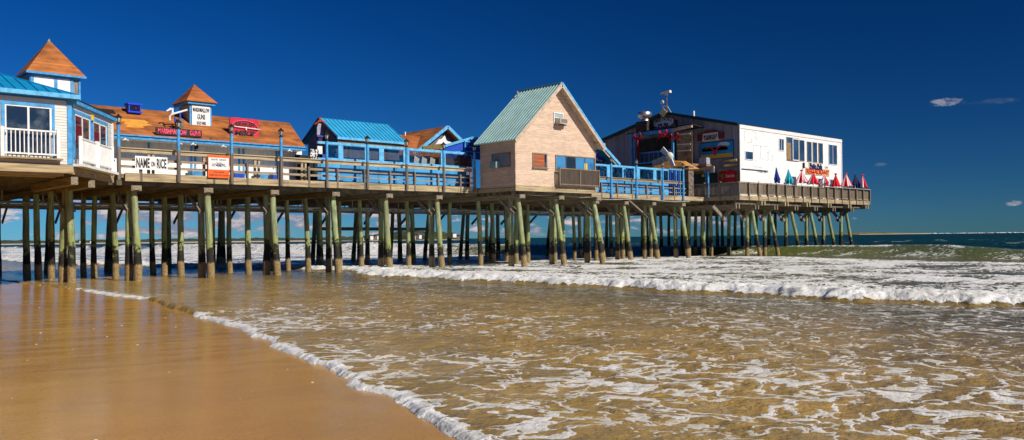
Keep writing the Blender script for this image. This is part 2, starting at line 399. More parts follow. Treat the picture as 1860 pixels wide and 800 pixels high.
# breaker: steep shoreward face, long back
w_ = U-crest_u
face = np.exp(-np.abs(np.minimum(w_, 0)/2.0)**1.7); back = np.exp(-np.abs(np.maximum(w_, 0)/4.5)**1.5)
wave = amp*np.where(w_ < 0, face, back)
farfade = 1-sst(120, 500, D)
zone = sst(-.2, .5, q)*(1-sst(-8.5, -5.5, w_))          # whitewater between roller and breaker
roll = (.19+.04*(fbm(V*.6, U*.3, 61, 2)-.5)*2)*sst(-.12, .9, q)*np.exp(-np.maximum(q-.5, 0)/2.6)
lump = (fbm(U*3.6, V*3.0, 71, 4, .65)-.5)
lump2 = (fbm(U*1.0, V*.30, 75, 4)-.5)
rollm = sst(-.1, .3, q)*np.exp(-np.maximum(q-1.2, 0)/4.0)
Z = np.zeros_like(U)
Z += zone*(.05 + .16*lump2 + .06*lump) + roll + rollm*(.13*lump+.03)
Z += wave*farfade
Z += sst(1.5, 9, w_)*farfade*(.28*(fbm(U*.16, V*.05, 81, 4)-.5)*2) + sst(300, 60, D)*sst(-2, 3, w_)*.07*(fbm(U*.8, V*.4, 85, 3)-.5)
# second swell line beyond
Z += farfade*.4*np.exp(-((U-96-6*(fbm(V*.03, V*0+5, 91, 2)-.5)*2)/6.0)**2)*sst(40, 90, V)
shal = (1-sst(-.5, .2, q))
rip = fbm(U*1.5, V*.9, 101, 4, .55)-.5; rip2 = fbm(U*5, V*4, 105, 2)-.5
rip3 = fbm(U*3.2+.8*rip, V*2.0, 107, 3)-.5
Z += shal*sst(0, 2, s)*(.055*rip + .03*rip3 + .014*rip2)
# swash lip: thin rounded edge riding up the sand
sz = sand_z(U, V)
lip = (.035+.03*(fbm(V*.5, V*0+9, 111, 3)-.3)+.06*sst(19.6, 20.6, V)*sst(27, 25.6, V))*sst(0, .12, s)
Z = np.where(s < 3, np.maximum(Z*sst(0, 3, s), 0) + sand_z(e, V)*(1-sst(0, 3, s)) + lip*(1-sst(.4, 3, s)) + .012*sst(.0,.3,s), Z + .012)
Z = np.where(s < 0, sz-.05, Z)
# foam amount 0..1
bigN = fbm(U*.12, V*.10, 121, 3); medN = fbm(U*.35, V*.25, 125, 3)
foam = shal*(.288 + .16*(medN-.5)*2 + .22*(bigN-.5)*2 + .07*sst(13, 5, V)) * sst(0, 1, s)
foam = foam*(1 - .45*sst(13, 24, V)*sst(20, 12, U) - .25*sst(22, 32, V)) - .08*sst(14, 20, U)*shal*sst(9, 16, V)
foam += (.95*np.exp(-(np.maximum(s-.03, 0)/(.07+.20*medN))**1.3) + .36*np.exp(-np.maximum(s, 0)/1.5)*sst(.2,.5,medN))*sst(-.02,.03,s)*(1-.75*sst(30,38,V))
gap_ = sst(19.6, 20.6, V)*sst(27, 25.6, V) ; foam -= 1.2*gap_*np.exp(-np.maximum(s,0)/.8)
foam = np.clip(foam, 0, 1)
strk = fbm(U*.34, V*.34, 161, 4, .6)
fz = zone*(.64 + .30*(lump2*2.2) + 1.5*(strk-.5) + .10*sst(6,0,q))
fz = np.maximum(fz, rollm*(.98+.2*lump)) + zone*.12*sst(8, 22, q)*0
foam = np.maximum(foam, fz)
brk = sst(62, 84, V)                                 # broken part of the wave beyond the pier
crestline = np.exp(-((w_+.35)/.38)**2)*(.62+.9*(fbm(V*.5, U*.5, 131, 3)-.5))
faceF = np.exp(-((w_+2.2)/1.6)**2)*(.36+.55*(fbm(U*.9+V*.25, V*.35, 135, 3)-.5)*2)
foam = np.maximum(foam, np.clip(crestline, 0, 1)*(.75*sst(8,30,V)+.25)); foam = np.maximum(foam, np.clip(faceF, 0, 1))
foam = np.maximum(foam, brk*(sst(.8, -.4, w_)*sst(-14, -7, w_))*(.78+.5*lump2))
foam = np.maximum(foam, farfade*sst(.62, .8, fbm(U*.09, V*.35, 141, 4)+.12*(fbm(U*.6,V*1.5,142,2)-.5))*.6*sst(4, 10, w_))
br2 = np.exp(-((U-94)/3.0)**2)*sst(85, 130, V)*farfade; foam = np.maximum(foam, br2*.9*sst(.4,.55,fbm(V*.08, V*0+3, 145, 3)))
Z += brk*np.exp(-((w_+2.0)/3.0)**2)*.3*(fbm(U*.9, V*.9, 151, 4)-.4)
# colour depth: 0 clear sheet over sand .. 1 open sea ; the wave face is its own green
depth = np.clip(.30*sst(2, 16, s)+.10*sst(14,21,U), 0, 1)*shal + zone*.55
depth = np.maximum(depth, np.where(w_ > -6, .5, 0)*1.0); depth = np.maximum(depth, sst(-1.0, 2.5, w_))
facec = np.exp(-((w_+1.3)/2.1)**4)*(1-brk*.5)
P = np.stack([U, V, Z], -1)
keep = s > -.25

def water_mat():
    m_ = bpy.data.materials.new('sea_water'); m_.use_nodes = True; t = m_.node_tree; t.nodes.clear()
    def at(n): a = N(t, 'ShaderNodeAttribute'); a.attribute_name = n; return a.outputs['Fac']
    fo, de, fa = at('foam'), at('depth'), at('face')
    ge = N(t, 'ShaderNodeNewGeometry'); pos = ge.outputs['Position']
    def noise(sx, s_, det=3.0, src=None, rough=.55):
        vm = N(t, 'ShaderNodeVectorMath', operation='MULTIPLY'); t.links.new(src or pos, vm.inputs[0]); vm.inputs[1].default_value = sx
        n = N(t, 'ShaderNodeTexNoise', Scale=s_, Detail=det, Roughness=rough); t.links.new(vm.outputs[0], n.inputs['Vector']); return n
    wob = noise((1,1,0), 1.1, 4.0)
    w1 = N(t, 'ShaderNodeVectorMath', operation='SUBTRACT'); t.links.new(wob.outputs['Color'], w1.inputs[0]); w1.inputs[1].default_value = (.5,.5,.5)
    w2 = N(t, 'ShaderNodeVectorMath', operation='SCALE'); t.links.new(w1.outputs[0], w2.inputs[0]); w2.inputs['Scale'].default_value = 1.3
    w3 = N(t, 'ShaderNodeVectorMath', operation='ADD'); t.links.new(pos, w3.inputs[0]); t.links.new(w2.outputs[0], w3.inputs[1])
    def vor(sx, s_):
        vm = N(t, 'ShaderNodeVectorMath', operation='MULTIPLY'); t.links.new(w3.outputs[0], vm.inputs[0]); vm.inputs[1].default_value = sx
        v = N(t, 'ShaderNodeTexVoronoi', Scale=s_); v.feature = 'DISTANCE_TO_EDGE'; t.links.new(vm.outputs[0], v.inputs['Vector']); return v.outputs['Distance']
    na = noise((1,1,0), 1.75, 3.0, w3.outputs[0], .5).outputs[0]; nb_ = noise((1,1,0), 4.2, 3.0, w3.outputs[0], .5).outputs[0]
    def ridge(x, w_): return mapr(t, math_(t, 'ABSOLUTE', math_(t, 'SUBTRACT', x, .5)), 0, w_, 1, 0, False)
    nn = noise((1,1,0), 6.0, 4.0, w3.outputs[0], .65).outputs[0]
    la = ridge(na, .10); lb = ridge(nb_, .12)
    n0 = noise((1,1,0), 1.5, 5.0, w3.outputs[0], .6).outputs[0]
    pat = math_(t, 'ADD', math_(t, 'MULTIPLY', la, .44), math_(t, 'ADD', math_(t, 'MULTIPLY', lb, .20), math_(t, 'ADD', math_(t, 'MULTIPLY', nn, .22), math_(t, 'MULTIPLY', mapr(t, n0, .3, .7, 0, 1, False), .20))))
    thr = math_(t, 'SUBTRACT', 1.02, math_(t, 'MULTIPLY', fo, .92))
    fm = N(t, 'ShaderNodeMapRange'); fm.interpolation_type = 'SMOOTHSTEP'
    t.links.new(pat, fm.inputs[0]); t.links.new(math_(t, 'SUBTRACT', thr, .018), fm.inputs[1]); t.links.new(math_(t, 'ADD', thr, .030), fm.inputs[2])
    fmask = math_(t, 'MULTIPLY', fm.outputs[0], math_(t, 'GREATER_THAN', fo, .02))
    sandy = mixc(t, mapr(t, noise((1,1,0), .7, 4.0).outputs[0], .35, .65), (.44,.275,.070), (.31,.195,.048))
    c = mixc(t, mapr(t, de, .0, .42), sandy, (.125,.100,.036))
    c = mixc(t, mapr(t, de, .4, .65), c, (.16,.155,.075))
    far = mixc(t, mapr(t, noise((.05,.02,0), 1.0, 4.0).outputs[0], .4, .62), (.003,.030,.036), (.006,.040,.030))
    c = mixc(t, mapr(t, de, .7, 1.0), c, far)
    c = mixc(t, math_(t, 'MULTIPLY', fa, .95), c, (.125,.150,.035))
    b = N(t, 'ShaderNodeBsdfPrincipled', IOR=1.33)
    t.links.new(mapr(t, de, .7, 1.0, .10, .28, False), b.inputs['Roughness']); t.links.new(c, b.inputs['Base Color'])
    t.links.new(mapr(t, de, .7, 1.0, .34, .05, False), b.inputs['Specular IOR Level'])
    wa = noise((1.0,1.0,0), 3.4, 5.0, None, .62).outputs[0]; wb = noise((1,1,0), .35, 5.0, None, .6).outputs[0]
    hgt = math_(t, 'ADD', math_(t, 'MULTIPLY', wa, mapr(t, de, .75, 1, 1.0, 3.0, False)), math_(t, 'MULTIPLY', wb, mapr(t, de, .75, 1, .8, 16.0, False)))
    bp = N(t, 'ShaderNodeBump', Strength=1.0, Distance=.11); t.links.new(hgt, bp.inputs['Height']); t.links.new(bp.outputs[0], b.inputs['Normal'])
    fb = N(t, 'ShaderNodeBsdfPrincipled', Roughness=.8)
    fn = noise((1,1,1), 9.0, 5.0, None, .7).outputs[0]; fn2 = noise((1,1,1), 2.4, 5.0, None, .65).outputs[0]
    t.links.new(mixc(t, mapr(t, fn2, .35, .65), (.90,.89,.86), (.66,.65,.58)), fb.inputs['Base Color'])
    fh = math_(t, 'ADD', math_(t, 'MULTIPLY', fn, .5), math_(t, 'ADD', fn2, math_(t, 'MULTIPLY', pat, .5)))
    bp2 = N(t, 'ShaderNodeBump', Strength=.55, Distance=.10); t.links.new(fh, bp2.inputs['Height']); t.links.new(bp2.outputs[0], fb.inputs['Normal'])
    mx = N(t, 'ShaderNodeMixShader'); t.links.new(math_(t, 'MULTIPLY', fmask, mapr(t, fo, .25, .7, .60, 1.0, False)), mx.inputs[0]); t.links.new(b.outputs[0], mx.inputs[1]); t.links.new(fb.outputs[0], mx.inputs[2])
    out = N(t, 'ShaderNodeOutputMaterial'); t.links.new(mx.outputs[0], out.inputs[0]); return m_
wat = grid_mesh('water', P, NR, NC, water_mat(), {'foam': foam, 'depth': depth, 'face': facec}, keep)
tag(wat, 'green sea with white surf running onto the beach under the pier', 'sea', None, 'structure')

def sand_mat():
    m_ = bpy.data.materials.new('wet_sand'); m_.use_nodes = True; t = m_.node_tree; t.nodes.clear()
    ge = N(t, 'ShaderNodeNewGeometry'); pos = ge.outputs['Position']
    def noise(sx, s_, det=4.0, rough=.6):
        vm = N(t, 'ShaderNodeVectorMath', operation='MULTIPLY'); t.links.new(pos, vm.inputs[0]); vm.inputs[1].default_value = sx
        n = N(t, 'ShaderNodeTexNoise', Scale=s_, Detail=det, Roughness=rough); t.links.new(vm.outputs[0], n.inputs['Vector']); return n.outputs[0]
    n1 = noise((1,1,1), .35, 5); n2 = noise((.5,1.6,1), 1.1, 5); n3 = noise((1,1,1), 32., 4)
    c = mixc(t, mapr(t, n1, .35, .65), (.56,.28,.030), (.46,.225,.026))
    c = mixc(t, math_(t, 'MULTIPLY', mapr(t, n2, .4, .7), .35), c, (.56,.32,.09))
    c = mixc(t, math_(t, 'MULTIPLY', mapr(t, n3, .42, .72), .55), c, (.26,.13,.025))
    b = N(t, 'ShaderNodeBsdfPrincipled', IOR=1.33); t.links.new(c, b.inputs['Base Color'])
    t.links.new(mapr(t, n2, .3, .7, .12, .26, False), b.inputs['Roughness']); b.inputs['Specular IOR Level'].default_value = .34
    h = math_(t, 'ADD', math_(t, 'MULTIPLY', n3, .05), math_(t, 'ADD', math_(t, 'MULTIPLY', noise((.4,2.2,1), 2.5, 4), .35), math_(t, 'MULTIPLY', n1, .6)))
    bp = N(t, 'ShaderNodeBump', Strength=.28, Distance=.04); t.links.new(h, bp.inputs['Height']); t.links.new(bp.outputs[0], b.inputs['Normal'])
    out = N(t, 'ShaderNodeOutputMaterial'); t.links.new(b.outputs[0], out.inputs[0]); return m_
xs = np.concatenate([-np.geomspace(12000, 30, 60), np.linspace(-28, 26, 260), np.geomspace(28, 12500, 60)])
ys = np.concatenate([-np.geomspace(12000, 22, 50), np.linspace(-20, 70, 300), np.geomspace(75, 12500, 60)])
X, Y = np.meshgrid(xs, ys, indexing='ij')
Zs = sand_z(X, Y); Zs = np.clip(Zs, -4, 2.5)
sn = grid_mesh('sand', np.stack([X, Y, Zs], -1), len(xs), len(ys), sand_mat())
tag(sn, 'smooth wet golden sand beach sloping to the surf', 'sand', None, 'structure')

# far coast: low wooded shore on the left, bare low islands on the right; canopy clumps make the skyline uneven
def coast(name, pts, depth_, m_, label, seed, rough_=1.0):
    """pts = (pixel x, height of crest in m, distance)"""
    n = 420; px = np.linspace(pts[0][0], pts[-1][0], n)
    hh = np.interp(px, [p[0] for p in pts], [p[1] for p in pts]); dd = np.interp(px, [p[0] for p in pts], [p[2] for p in pts])
    rows = 16; G = np.zeros((n, rows, 3))
    for i in range(n):
        t_ = (px[i]-930)/F; d = Vector((FWD.x+RGT.x*t_, FWD.y+RGT.y*t_, 0))
        for j in range(rows):
            f = j/(rows-1); p = d*(dd[i]+depth_*f)
            prof = math.sin(math.pi*min(1, f*1.25+.0)*.5)**.8 if f < .8 else 1-(f-.8)*3.5
            G[i, j] = (p.x, p.y, hh[i]*prof)
    bump = fbm(G[..., 0]*.055, G[..., 1]*.055, seed, 4, .6)
    G[..., 2] = G[..., 2]*(1-rough_*.55*(1-bump)*1.3) * (hh > .05)[:, None]
    G[:, 0, 2] = -.5; G[:, 1, 2] = np.minimum(G[:, 1, 2], .9)
    o = grid_mesh(name, G, n, rows, m_); tag(o, label, 'coast', None, 'structure'); return o
wooded = mat('wooded_shore', (.060,.075,.030), .9, .3, .02, (1,1,2.5), (.022,.035,.020))
dry = mat('dry_island_grass', (.17,.15,.07), .9, .3, .02, (1,1,2.5), (.07,.08,.04))
beach = mat('pale_far_beach', (.62,.50,.36), .9, .2, .02)
coast('hills', [(-260, 9, 1250), (0, 9, 1250), (180, 8, 1300), (300, 8.5, 1300), (380, 10, 1300), (520, 8, 1250), (640, 9, 1100), (700, 14, 1050), (745, 16, 1000), (800, 15, 1000), (830, 9, 1000), (843, .8, 1000)],
      160, wooded, 'low wooded far shore with pale beach behind the pier', 201)
coast('hills', [(858, .5, 1500), (880, 7, 1500), (893, 6.5, 1500), (908, .5, 1500)], 90, wooded, 'small wooded headland point between the pier piles', 207)
coast('hills', [(1395, .3, 2300), (1450, 5, 2300), (1500, 5, 2300), (1560, 9.5, 2300), (1610, 9, 2300), (1640, 5, 2300), (1680, 3.5, 2300), (1700, .2, 2300)],
      200, dry, 'low bare grassy island on the horizon right of the pier', 211, .7)
def far_strip(px0, px1, d0, z, wd, name, m_, label, kind='structure', cat='beach'):
    mb = MB(); n = 60
    for i in range(n):
        a = px0+(px1-px0)*i/n; b = px0+(px1-px0)*(i+1)/n
        def pt(px, dd):
            t_ = (px-930)/F; return (dd*(FWD.x+RGT.x*t_), dd*(FWD.y+RGT.y*t_))
        A1, B1, A2, B2 = pt(a, d0), pt(b, d0), pt(a, d0+wd), pt(b, d0+wd)
        mb.add([(A1[0],A1[1],-.2),(B1[0],B1[1],-.2),(B2[0],B2[1],z),(A2[0],A2[1],z)], [(0,1,2,3)])
    return mb.build(name, m_, None, label=label, cat=cat, kind=kind)
far_strip(-260, 640, 1040, 1.6, 190, 'beach', beach, 'pale strip of far beach below the wooded shore')
far_strip(640, 845, 960, 1.0, 60, 'beach', beach, 'thin pale strip of beach below the far headland')
far_strip(1560, 1690, 2250, 1.8, 40, 'beach', beach, 'thin pale sand rim of the far island')
mb = MB()
rr = random.Random(5)
for k in range(34):                                  # the line of breakers on the far reef
    px = 1688 + k*5.2 + rr.random()*3; t_ = (px-930)/F; dd = 2400
    x, y = dd*(FWD.x+RGT.x*t_), dd*(FWD.y+RGT.y*t_)
    mb.ball((x, y, .3), 1, 8, 4, sc_=(3+rr.random()*4, 6, .8+rr.random()*1.2))
foam_m = mat('reef_foam', (.8,.8,.8), .8, .1, .1)
mb.build('reef_surf', foam_m, None, label='white line of breakers on the far reef at the right horizon', cat='surf', kind='stuff')
# houses on the far shore
hs_m = mat('far_house_white', (.75,.72,.66), .7, .1, .5); hr_m = mat('far_house_roof', (.12,.10,.09), .8, .1, .5)
def far_house(px, d, z, wd, ht, label):
    t_ = (px-930)/F; x, y = d*(FWD.x+RGT.x*t_), d*(FWD.y+RGT.y*t_)
    r_ = T('seaside_house', label, 'house', (x, y, z), 'white houses along the far wooded shore')
    wd, ht = wd*.5, ht*.42; MB().box(x-wd/2, y-4, z-3, x+wd/2, y+4, z+ht).build('wall', hs_m, r_)
    MB().prism([(x-wd/2-.4, y-4.4, z+ht), (x-wd/2-.4, y+4.4, z+ht), (x-wd/2-.4, y, z+ht+1.6)], (wd+.8, 0, 0)).build('roof', hr_m, r_)
for px, d, z, wd, ht, lb in ((146, 1235, 3, 9, 4, 'white house behind the nearest thick pile, far shore'), (166, 1235, 2.5, 12, 3.5, 'wide white house on the far shore at the left'),
        (196, 1240, 2, 8, 3.5, 'small white house right of the wide one, far shore'), (655, 985, 2.5, 6, 3, 'small pale house at the low left end of the headland'), (672, 985, 4.5, 8, 3, 'white house above the headland beach, left'),
        (684, 985, 4.5, 6, 3.5, 'small white house beside the white house above the headland beach'), (748, 975, 4, 9, 3.5, 'white house at the middle of the headland slope'),
        (760, 980, 5, 7, 3, 'pale house just right of the middle headland house'), (822, 975, 6, 10, 3.5, 'large pale house near the headland tip'), (834, 980, 3.5, 6, 3, 'last small house at the headland tip')):
    far_house(px, d, z, wd, ht, lb)

# bits of shell on the wet sand
sh_m = mat('shell_bits', (.75,.66,.52), .6, .2, 30)
rs_ = random.Random(21); mb = MB()
for k in range(60):
    y_ = rs_.uniform(4.5, 30); x_ = edge(np.array([y_]))[0] - rs_.uniform(.3, 6)
    if x_ < -3: continue
    z_ = float(sand_z(np.array([x_]), np.array([y_]))[0]); r_ = rs_.uniform(.006, .016); a_ = rs_.random()*3
    mb.ball((x_, y_, z_+.002), r_, 6, 4, sc_=(1+math.cos(a_)*.6, 1, .35))
mb.build('shell_bits', sh_m, None, label='tiny pale shell bits scattered on the wet sand', cat='shells', kind='stuff')
# ------------------------------------------------------------------ pier: walkway
DZ = 4.82                                            # deck top
rn = random.Random(11)
def pile_mesh(top, bot, r_top, r_bot, seed, name='pile'):
    rg = random.Random(seed); mb = MB(); n = 9; pts = []; rad = []
    bx, by = rg.uniform(-.09, .09), rg.uniform(-.09, .09)
    for i in range(n+1):
        f = i/n; p = Vector(bot).lerp(Vector(top), f)
        k = math.sin(math.pi*f)
        p += Vector((bx*k + rg.uniform(-.012,.012), by*k + rg.uniform(-.012,.012), 0)); pts.append(p)
        r = r_bot + (r_top-r_bot)*f
        zz = p.z
        if zz < .9: r += .018
        rad.append(r*(1+rg.uniform(-.03,.03)))
    mb.tube(pts, rad, 12)
    return mb
def pile(root, x, y, top=4.3, lean=0.0, leanx=0.0, r=.17, seed=0, ground=None):
    r *= .88; rg = random.Random(seed*77+int(x*10)); x += rg.uniform(-.06,.06); y += rg.uniform(-.08,.08)
    lx = leanx + rg.uniform(-.12,.12)
    pile_mesh((x, y, top), (x+lx, y-lean, -2.2), r*.92, r*1.12, seed*13+int(x*100)).build('pile', pilem, root)
bents = [7.3, 10.75, 13.4, 16.7, 20.1, 23.6, 27.0, 30.5, 34.0, 37.3, 40.7, 44.3, 47.5, 50.7, 54.4]
pier = T('pier_walkway', 'long timber pier on green stained piles reaching from beach to sea', 'pier', (30, 46, 0))
BY = 54.5
for i, u in enumerate(bents):
    far = u >= 36
    lean = (.42 if u < 30 else .55 if u < 36 else .75)*6.5/4.5
    y0 = 36.5 if 33 < u < 42 else 39.7
    if u > 9:
        pile(pier, u, y0-.05, 4.25, lean if u > 18 else .25, 0, .185, i+1)
    if u > 18: pile(pier, u-.05, y0+.40, 4.25, 0, 0, .175, i+40)
    else: pile(pier, u-.05, y0+.38, 4.25, -.05, 0, .18, i+40)
    if 33 < u < 42: pile(pier, u, 39.9, 4.25, 0, 0, .165, i+90)
    for k, v in enumerate((42.5, 44.7, 46.8)):
        if u > 33 and k == 1 and i % 2: continue
        pile(pier, u+rn.uniform(-.1,.1), v, 4.25, rn.uniform(-.1,.25), 0, rn.uniform(.145,.175), i*5+k+100)
    pile(pier, u, 53.2, 4.25, 0, 0, .19, i+300)
    pile(pier, u+.15, 53.9, 4.25, -1.0, 0, .17, i+330)
for i, u in enumerate(bents):                       # cap beams across, knee braces
    y0 = 35.9 if 33 < u < 42 else 39.25
    MB().beam((u-.16, y0, 4.17), (u-.16, BY, 4.17), .12, .24).beam((u+.16, y0, 4.17), (u+.16, BY, 4.17), .12, .24).box(u-.18, y0-.02, 4.08, u+.18, y0+.10, 4.285).build('cap_beam', wood_y, pier)
    y0 += .45
    MB().beam((u+.24, y0+1.3, 4.0), (u+.24, y0+.05, 3.15), .07, .17).beam((u-.24, y0+1.3, 4.0), (u-.24, y0+.05, 3.15), .07, .17).build('knee_brace', wood_z, pier)
    MB().beam((u+.24, 51.6, 4.0), (u+.24, 53.1, 2.9), .07, .17).build('knee_brace', wood_z, pier)
# stringers along
for k in range(26):
    v = 39.55 + k*.595
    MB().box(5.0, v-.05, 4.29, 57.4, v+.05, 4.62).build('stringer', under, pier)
pb = MB(); u = 5.0
while u < 57.4:
    wd = .19; pb.box(u, 39.35+rn.uniform(-.01,.01), 4.62, u+wd-.012, BY+.4, 4.80+rn.uniform(-.006,.006)); u += wd
pb.build('deck_planking', wood_y, pier)
fb = MB(); u = 12.9
while u < 57.3:                                      # face boards, one plank after another
    if 33.2 < u < 40.4: fb.build('face_board', fascia, pier); fb = MB(); u = 40.42; continue
    L = min(rn.choice((3.2, 3.7, 4.2)), 57.4-u, (33.35-u) if u < 33.3 else 99)
    fb.box(u+.006, 39.22, 4.48+rn.uniform(-.015,.015), u+L-.006, 39.28, 4.83+rn.uniform(-.012,.012)); u += L
fb.build('face_board', fascia, pier)
# services slung under the deck
for v, z, r_, m_ in ((45.9, 3.72, .07, pipe_m), (46.25, 3.60, .05, pipe_m), (50.5, 3.66, .09, pipe_m)):
    MB().tube([(u_, v, z + .03*math.sin(u_*1.7)) for u_ in np.arange(4, 57, 2.4)], r_, 8).build('service_pipe', m_, pier)
for u in np.arange(6, 57, 1.75):
    MB().beam((u, 45.9, 3.6), (u, 45.9, 4.3), .05, .05).build('pipe_hanger', pipe_m, pier)
    MB().beam((u+.5, 50.5, 3.6), (u+.5, 50.5, 4.3), .05, .05).build('pipe_hanger', pipe_m, pier)
MB().tube([(u_, 39.15, 4.42+.05*math.sin(u_*.8)) for u_ in np.arange(41, 56, 1.0)], .035, 8).build('service_pipe', pipe_m, pier)
MB().tube([(33.6+.5*i, 36.4, 4.32+.04*math.sin(i)) for i in range(16)], .035, 8).build('service_pipe', pipe_m, pier)
MB().beam((30.7, 53.1, 2.55), (40.5, 53.1, 2.50), .08, .24).build('cross_timber', brown_trim, pier)
MB().beam((47.6, 39.3, 4.5), (48.9, 38.9, 3.5), .05, .10).build('loose_brace', wood_z, pier)

# ------------------------------------------------------------------ pier: seaward platform
plat = T('pier_platform', 'wide timber platform at the sea end of the pier on leaning piles', 'platform', (69, 44, 0))
pu = [57.6, 60.4, 63.3, 66.6, 70.0, 73.3, 76.8]
for i, u in enumerate(pu):
    fr = 37.6 if i else 39.8
    if i:
        pile(plat, u, 37.5, 4.1, 0, 0, .175, i+500)
        pile(plat, u+.5, 37.4, 4.1, 1.15, .1, .165, i+520)
    else: pile(plat, u, 39.6, 4.1, .2, 0, .18, 540)
    for k, v in enumerate((41.0, 44.5, 48.2, 52.5)):
        pile(plat, u+rn.uniform(-.2,.2), v, 4.1, rn.uniform(-.1,.1), 0, .17, i*7+k+600)
    MB().box(u-.28, 36.5, 3.83, u-.14, 54.6, 4.17).box(u+.14, 36.5, 3.83, u+.28, 54.6, 4.17).build('cap_beam', wood_y, plat)
    MB().beam((u+.0, 36.9, 4.0), (u+.0, 38.0, 3.0), .12, .26).beam((u-1.3, 37.9, 4.05), (u-.1, 37.55, 2.95), .10, .24).build('knee_brace', wood_z, plat)
for k in range(22):
    v = 36.6 + k*.84
    MB().box(57.3, v-.05, 4.17, 79.9, v+.05, 4.52).build('stringer', under, plat)
pb = MB(); u = 57.42
while u < 80.0:
    pb.box(u, 36.35, 4.53, u+.21, 54.9, 4.83+rn.uniform(-.005,.005)); u += .225
pb.build('deck_planking', wood_y, plat)
fb = MB(); u = 57.4
while u < 79.8:
    L = min(3.4, 80.0-u); fb.box(u+.005, 36.26, 4.50, u+L-.005, 36.33, 4.86); u += L
v = 36.35
fb.build('face_board', fascia, plat)
MB().box(57.33, 36.34, 4.5, 57.40, 39.2, 4.84).build('side_face_board', fascia, plat); MB().box(80.01, 36.27, 4.5, 80.06, 54.9, 4.84).build('end_face_board', fascia, plat)
for u in (60.6, 64.2, 67.8, 71.6, 75.4, 78.9):       # pairs of joist ends poking out below the edge
    for du in (-.22, .22):
        MB().box(u+du-.07, 36.05, 4.12, u+du+.07, 37.2, 4.46).build('joist_end', wood_light, plat)

# ------------------------------------------------------------------ railings
def rail_run(name, label, segs, v=39.3):
    r_ = T(name, label, 'railing', (segs[0][0], v, 4.83))
    for (a, b, light) in segs:
        tm = wood_light if light else wood_x
        mb = MB(); u = a
        while u < b-.1:
            L = min(rn.choice((3.0, 3.6, 4.2)), b-u); mb.box(u+.004, v+.22, 5.78, u+L-.004, v+.27, 5.95); mb.box(u+.004, v+.15, 5.95, u+L-.004, v+.33, 5.99); u += L
        mb.build('top_rail', tm, r_)
        for z0, z1 in ((5.38, 5.49), (5.07, 5.17)):
            mb = MB(); u = a
            while u < b-.1:
                L = min(rn.choice((3.2, 4.0)), b-u); d = rn.uniform(-.012,.012); z1 = z0 + (.11 if u < 21 else .07)
                mb.box(u+.004, v+.05, z0+d, u+L-.004, v+.09, z1+d); u += L
            mb.build('mid_rail', wood_x, r_)
        u = a + .9
        while u < b-.3:
            MB().box(u-.05, v-.10, 4.50, u+.05, v+.045, 5.56+rn.uniform(-.02,.03)).build('post', wood_post, r_)
            u += 1.68
        u = a + 1.4
        while u < b-.3:
            ip = MB().box(u-.09, v+.28, 4.83, u+.02, v+.38, 5.93)
            if u > 22: u += 2.58; continue
            ip.box(u+.12, v+.28, 4.83, u+.22, v+.38, 5.93)
            ip.build('inner_post', wood_light, r_)
            u += 2.58
    return r_
rail_run('walkway_railing', 'weathered three-board railing along the pier walkway left of the gabled house', [(12.7, 33.2, True)])
rail_run('walkway_railing', 'short weathered railing along the blue walls right of the gabled house', [(40.5, 54.8, False)])
# platform railing: closely boarded, a post every 1.35 m
pr = T('platform_railing', 'dark close-boarded railing around the restaurant platform', 'railing', (57.4, 36.3, 4.83))
slat = MB(); u = 57.5
while u < 79.95:
    slat.box(u, 36.38, 5.02+rn.uniform(-.02,.02), u+.125, 36.405, 5.84); u += .14
sm_ = mat('railing_boards', (.23,.18,.12), .8, .3, 2.2, (5,5,.5), (.10,.075,.05), .4, dirt=.3, boards=('X', .56)); slat.build('slat_panel', sm_, pr)
u = 57.42
while u < 80.05:
    MB().box(u-.05, 36.20, 4.52, u+.05, 36.37, 5.90).build('post', wood_z, pr); u += 1.41
MB().box(57.4, 36.28, 5.86, 80.0, 36.44, 5.93).build('top_rail', wood_x, pr)
MB().box(57.4, 36.34, 4.94, 80.0, 36.38, 5.04).build('bottom_rail', wood_x, pr)
MB().box(71.0, 36.18, 5.93, 80.0, 36.30, 5.98).build('cap_rail', wood_light, pr)
# west side (seen obliquely, open balusters) and sea end
bal = MB(); v = 36.5
while v < 41.3:
    bal.box(57.36, v, 4.95, 57.40, v+.045, 5.84); v += .12
bal.build('balusters', wood_z, pr)
for v in (37.9, 39.4, 41.2): MB().box(57.30, v-.06, 4.52, 57.42, v+.06, 6.0).build('post', wood_z, pr)
MB().box(57.30, 36.3, 5.84, 57.46, 41.3, 5.91).build('side_top_rail', wood_y, pr)
MB().box(57.34, 36.3, 4.92, 57.42, 41.3, 5.0).build('side_bottom_rail', wood_y, pr)
end = MB(); v = 36.5
while v < 44.0:
    end.box(79.93, v, 4.95, 79.96, v+.12, 5.84); v += .14
end.build('end_slat_panel', sm_, pr); MB().box(79.9, 36.46, 5.86, 80.06, 44, 5.93).build('end_top_rail', wood_y, pr)

